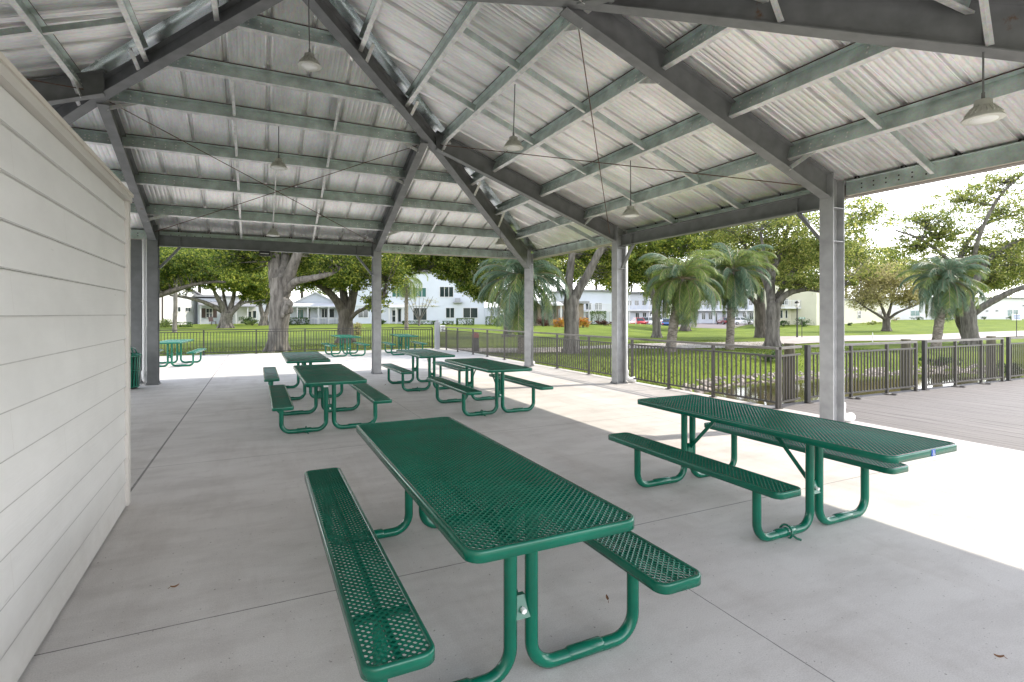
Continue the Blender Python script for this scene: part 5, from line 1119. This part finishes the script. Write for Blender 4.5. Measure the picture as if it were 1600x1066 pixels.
bush(466, 495, 506, 64, 30, 'dark hedge in front of the bungalow porch', 'hedge', 900, boxy=True); bush(558, 490, 511, 40, 15, 'tall rounded pale bush right of the forked oak trunk', 'tan_leaf', 900, .12)
bush(598, 499, 507, 62, 12, 'small dark shrub right of the back middle column', 'hedge', 300); bush(655, 502, 508, 62, 50, 'low clipped hedge under the big lower window of the two-storey house', 'hedge', 900, boxy=True); bush(700, 502, 508, 62, 16, 'short clipped hedge right of the grey pedestal', 'hedge', 300, boxy=True)
bush(727, 496, 507, 61, 27, 'square dark clipped hedge under the right lower window', 'hedge', 900, boxy=True); bush(766, 494, 508, 61, 14, 'dark clipped hedge by the garden wall', 'hedge', 400, boxy=True); bush(778, 492, 509, 58, 24, 'bright green fan-leaved shrub beside the grey oak', 'palm_g', 800)
bush(848, 496, 509, 58, 36, 'dark maroon shrubs left of the croton bushes', 'maroonleaf', 900); bush(873, 494, 508, 55, 26, 'orange and yellow croton bush left of the Y-forked oak', 'croton', 900); bush(911, 493, 509, 54, 19, 'bright orange croton bush right of the Y-forked oak', 'croton', 900)
bush(935, 482, 504, 70, 22, 'tall dark green hedge under the white balcony', 'hedge', 800, boxy=True); bush(944, 496, 506, 66, 30, 'mixed reddish shrubs right of the white balcony hedge', 'maroonleaf', 700); bush(1327, 497, 503, 76, 8, 'small dark shrub against the pale yellow wall', 'hedge', 300)
bush(1363, 497, 503, 80, 34, 'low yellow shrubs along the pale yellow wall', 'airy', 600); bush(1400, 493, 500, 100, 14, 'tan shrub at the left end of the long white building', 'tan_leaf', 300); bush(1434, 494, 500, 103, 22, 'low green shrubs under the teal window', 'hedge', 400); bush(1485, 489, 500, 100, 18, 'tall green shrub behind the leaning palm', 'hedge', 500); bush(1538, 495, 499.5, 104, 8, 'small round shrub on the sunny lawn edge', 'hedge', 250); bush(1582, 492, 498, 102, 18, 'dark shrub below the paired windows', 'hedge', 400)
bush(1224, 496, 506, 78, 18, 'dark shrubs at the foot of the outside staircase', 'hedge', 500); bush(1256, 494, 507, 76, 24, 'dark green shrubs under the stairs', 'hedge', 700); bush(1170, 492, 508, 96, 16, 'dark green shrub right of the white parked car', 'hedge', 500)
p = at(1484, 580, 20.6); foliage('shrub', 'low dark plants overhanging the far pond bank', (p.x, p.y+.3), (.95, .35, .16), 900, .09, 'hedge'); p = at(1200, 585, 19.5); foliage('shrub', 'green weeds on the pond bank left of the near column', (p.x, p.y), (.7, .5, .2), 700, .08, 'hedge')
p = at(1575, 570, 20); foliage('shrub', 'dark plants on the far pond bank at the right edge of the photo', (p.x, p.y), (.5, .4, .25), 500, .09, 'hedge')
# bare twiggy shrub in front of the two-storey house
tree('bare_shrub', 'bare twiggy vase-shaped shrub in front of the two-storey house', (655, 504), 58, [([(655, 505, 0), (655, 500, 0)], .12, .1)]+[([(655, 502, 0), (655+d, 488, 0), (655+d*2.4, 466-abs(d)*.3, 0)], .06, .02) for d in (-9, -6, -3, 0, 3, 6, 9)], [(640, 468, 0, 16, 12, 1., 60), (668, 470, 0, 16, 12, 1., 60)], 'tan_leaf', .12, 'bark', None, .014, flare=1., cat='shrub')

# ================================================================== CARS
def car(u, vb, Z, head, mat_c, label, L=4.5, Wd=1.8, Ht=1.5, suv=False):
    p = at(u, vb, Z); t = empty('parked_car', (p.x, p.y, hz1(p.x, p.y)+.05), head); tag(t, label, 'car', 'cars in the parking lot')
    m = pm('car_paint', mat_c, rough=.25, coat=.6); hl = L/2; bh = .62 if not suv else .72
    st = [(-hl, .42, .62, .78), (-hl+.12, .3, bh+.22, .9), (-hl+.7, .25, bh+.30, 1), (0, .22, bh+.30, 1), (hl-1.2, .25, bh+.28, 1), (hl-.35, .28, bh+.12, .95), (hl-.05, .32, bh-.02, .86), (hl, .42, .55, .8)]
    mb = MB(); vs = []; k = 8
    for x, zl, zh, wf in st:
        w_ = Wd/2*wf; vs += [(x, -w_, zl+.1), (x, -w_*.96, zl), (x, w_*.96, zl), (x, w_, zl+.1), (x, w_, zh-.12), (x, w_*.9, zh), (x, -w_*.9, zh), (x, -w_, zh-.12)]
    fs = [(i*k+j, i*k+(j+1) % k, (i+1)*k+(j+1) % k, (i+1)*k+j) for i in range(len(st)-1) for j in range(k)]+[tuple(range(k)), tuple(range((len(st)-1)*k+k-1, (len(st)-1)*k-1, -1))]
    mb.add(vs, fs, 0, True); z0 = bh+.24
    cab = [(-hl+(.15 if suv else .75), 1.), (-hl+(.45 if suv else 1.3), .0), (hl-2.0, .0), (hl-1.15, 1.)]
    a, b, c, d = [q[0] for q in cab]; wb, wt = Wd/2*.95, Wd/2*.76; zt = Ht
    mb.add([(a, -wb, z0), (d, -wb, z0), (d, wb, z0), (a, wb, z0), (b, -wt, zt), (c, -wt, zt), (c, wt, zt), (b, wt, zt)], [(0, 1, 5, 4), (1, 2, 6, 5), (2, 3, 7, 6), (3, 0, 4, 7), (4, 5, 6, 7)])
    mb.build('body', m, t)
    for s in (-1, 1):
        mb = MB(); y = lambda z: s*(wb+(wt-wb)*(z-z0)/(zt-z0)+.012); za, zb_ = z0+.07, zt-.09
        for f0, f1 in ((.06, .48), (.53, .94)):
            lo = lambda f: a+(d-a)*f; hi = lambda f: b+(c-b)*f
            g = lambda f, z: lo(f)+(hi(f)-lo(f))*(z-z0)/(zt-z0)
            q = [(g(f0, za), y(za), za), (g(f1, za), y(za), za), (g(f1, zb_), y(zb_), zb_), (g(f0, zb_), y(zb_), zb_)]; q2 = [(x, yy-s*.02, z) for x, yy, z in q]
            mb.add(q+q2, [(0, 1, 2, 3), (4, 7, 6, 5), (0, 4, 5, 1), (1, 5, 6, 2), (2, 6, 7, 3), (3, 7, 4, 0)])
        mb.build('side_window', M_['glass'], t)
    for (xa, xb) in ((a, b), (d, c)):
        sg = -1 if xa < 0 else 1; mb = MB(); q = []
        for fz in (.12, .9):
            z = z0+(zt-z0)*fz; x = xa+(xb-xa)*fz+sg*.015; w_ = (wb+(wt-wb)*fz)*.88; q += [(x, -w_, z), (x, w_, z)]
        q = [q[0], q[1], q[3], q[2]]; mb.add(q+[(x-sg*.02, y_, z) for x, y_, z in q], [(0, 1, 2, 3), (4, 7, 6, 5), (0, 4, 5, 1), (1, 5, 6, 2), (2, 6, 7, 3), (3, 7, 4, 0)]); mb.build('windscreen', M_['glass'], t)
    for x in (-hl+.85, hl-.85):
        for s in (-1, 1):
            o = Vector((x, s*(Wd/2-.1), .33)); mb = MB(); mb.tube([o+Vector((0, -.11, 0)), o+Vector((0, .11, 0))], .33, 18); wl = mb.build('wheel', M_['tyre'], t)
            mb = MB(); mb.tube([o+Vector((0, s*.105, 0)), o+Vector((0, s*.125, 0))], .21, 14); mb.build('rim', M_['rim'], wl)
    for s in (-1, 1):
        mb = MB(); mb.box(hl-.14, hl-.01, s*Wd*.33-.2, s*Wd*.33+.2, bh-.16, bh-.03); mb.build('headlight', M_['lightw'], t); mb = MB(); mb.box(-hl+.0, -hl+.13, s*Wd*.35-.14, s*Wd*.35+.14, bh-.08, bh+.12); mb.build('tail_light', M_['lightred'], t)
    return t
car(996, 506, 96, -YAW+R(100), (.45, .03, .03), 'red car parked beside the middle steel column'); car(1012, 503.5, 102, -YAW+R(60), (.45, .47, .5), 'silver car parked between the red car and the white van', suv=True, Ht=1.7)
car(1024, 503, 108, -YAW+R(90), (.72, .72, .72), 'tall white van parked behind the grey trunk', L=5.2, Ht=2.2, suv=True); car(1043, 507.5, 92, -YAW+R(70), (.04, .10, .28), 'dark blue car parked left of the nearest palm trunk')
car(1158, 507.5, 112, -YAW+R(8), (.72, .72, .73), 'white car parked side-on right of the reddish palm trunk', suv=True, Ht=1.65); car(1131, 506, 116, -YAW+R(95), (.14, .02, .03), 'maroon car parked left of the reddish palm trunk'); car(1052, 502, 112, -YAW+R(80), (.6, .62, .66), 'pale car parked behind the dark blue car')

# ================================================================== SIGNS AND POSTS
p = at(1245.5, 529, 36); t = empty('lamp_post', (p.x, p.y, hz1(p.x, p.y))); tag(t, 'slim black lamp post on the lawn left of the near steel column', 'lamp post')
mb = MB(); mb.tube([(0, 0, 0), (0, 0, .5), (0, 0, 2.05)], [.07, .05, .042], 10); mb.build('pole', M_['black'], t); mb = MB(); mb.lathe([(.05, 2.05), (.11, 2.12), (.14, 2.35), (.09, 2.37)], n=12); mb.build('lantern', M_['signw'], t); mb = MB(); mb.lathe([(.17, 2.35), (.12, 2.45), (.03, 2.5), (0, 2.55)], n=12); mb.build('lantern_cap', M_['black'], t)
p = at(1253, 529, 36); t = empty('street_sign', (p.x, p.y, hz1(p.x, p.y))); tag(t, 'small green street-name sign on a thin post right of the lamp post', 'sign')
mb = MB(); mb.tube([(0, 0, 0), (0, 0, 1.36)], .022, 8); mb.build('pole', M_['black'], t); ex = Vector((CA, -SA, 0))
mb = MB(); mb.bar(ex*-.21+Vector((0, 0, 1.33)), ex*.21+Vector((0, 0, 1.33)), .01, .12); pl = mb.build('sign_plate', M_['signg'], t); mb = MB(); nn = Vector((-SA, -CA, 0))*.008; mb.bar(ex*-.17+nn+Vector((0, 0, 1.335)), ex*.17+nn+Vector((0, 0, 1.335)), .004, .05); mb.build('lettering', M_['signw'], pl)
p = at(1588.5, 527, 36); t = empty('notice_sign', (p.x, p.y, hz1(p.x, p.y))); tag(t, 'white notice sign on a thin post by the road at the right edge', 'sign')
mb = MB(); mb.tube([(0, 0, 0), (0, 0, 1.7)], .025, 8); mb.build('pole', M_['black'], t); mb = MB(); mb.bar(ex*-.33+Vector((0, 0, 1.4)), ex*.33+Vector((0, 0, 1.4)), .02, .42); pl = mb.build('sign_plate', M_['signw'], t); nn = nn*1.8; mb = MB()
for zz, a, b in ((1.5, -.22, .22), (1.41, -.24, .2), (1.32, -.18, .22)): mb.bar(ex*a+nn+Vector((0, 0, zz)), ex*b+nn+Vector((0, 0, zz)), .004, .045)
mb.build('lettering', M_['signb'], pl)
p = at(1363.5, 534, 31); t = empty('marker_post', (p.x, p.y, hz1(p.x, p.y))); tag(t, 'thin white marker post at the road edge below the brownish tree', 'post'); mb = MB(); mb.tube([(0, 0, 0), (0, 0, .55)], .022, 8); mb.build('pole', M_['signw'], t)
# garden chair on the left porch
p = at(334, 507, 66); t = empty('garden_chair', (p.x, p.y, hz1(p.x, p.y)), -YAW+R(35)); tag(t, 'dark garden chair in front of the brown-shuttered window', 'chair')
mb = MB(); mb.box(-.26, .26, -.26, .26, .40, .45); mb.build('seat', M_['brown'], t); mb = MB(); mb.bar((-.24, .25, .46), (-.34, .40, 1.0), .5, .04, up=(0, 1, 0)); mb.build('backrest', M_['brown'], t)
for a in (-1, 1):
    for b in (-1, 1): mb = MB(); mb.box(a*.23-.025, a*.23+.025, b*.23-.025, b*.23+.025, 0, .40); mb.build('leg', M_['brown'], t)
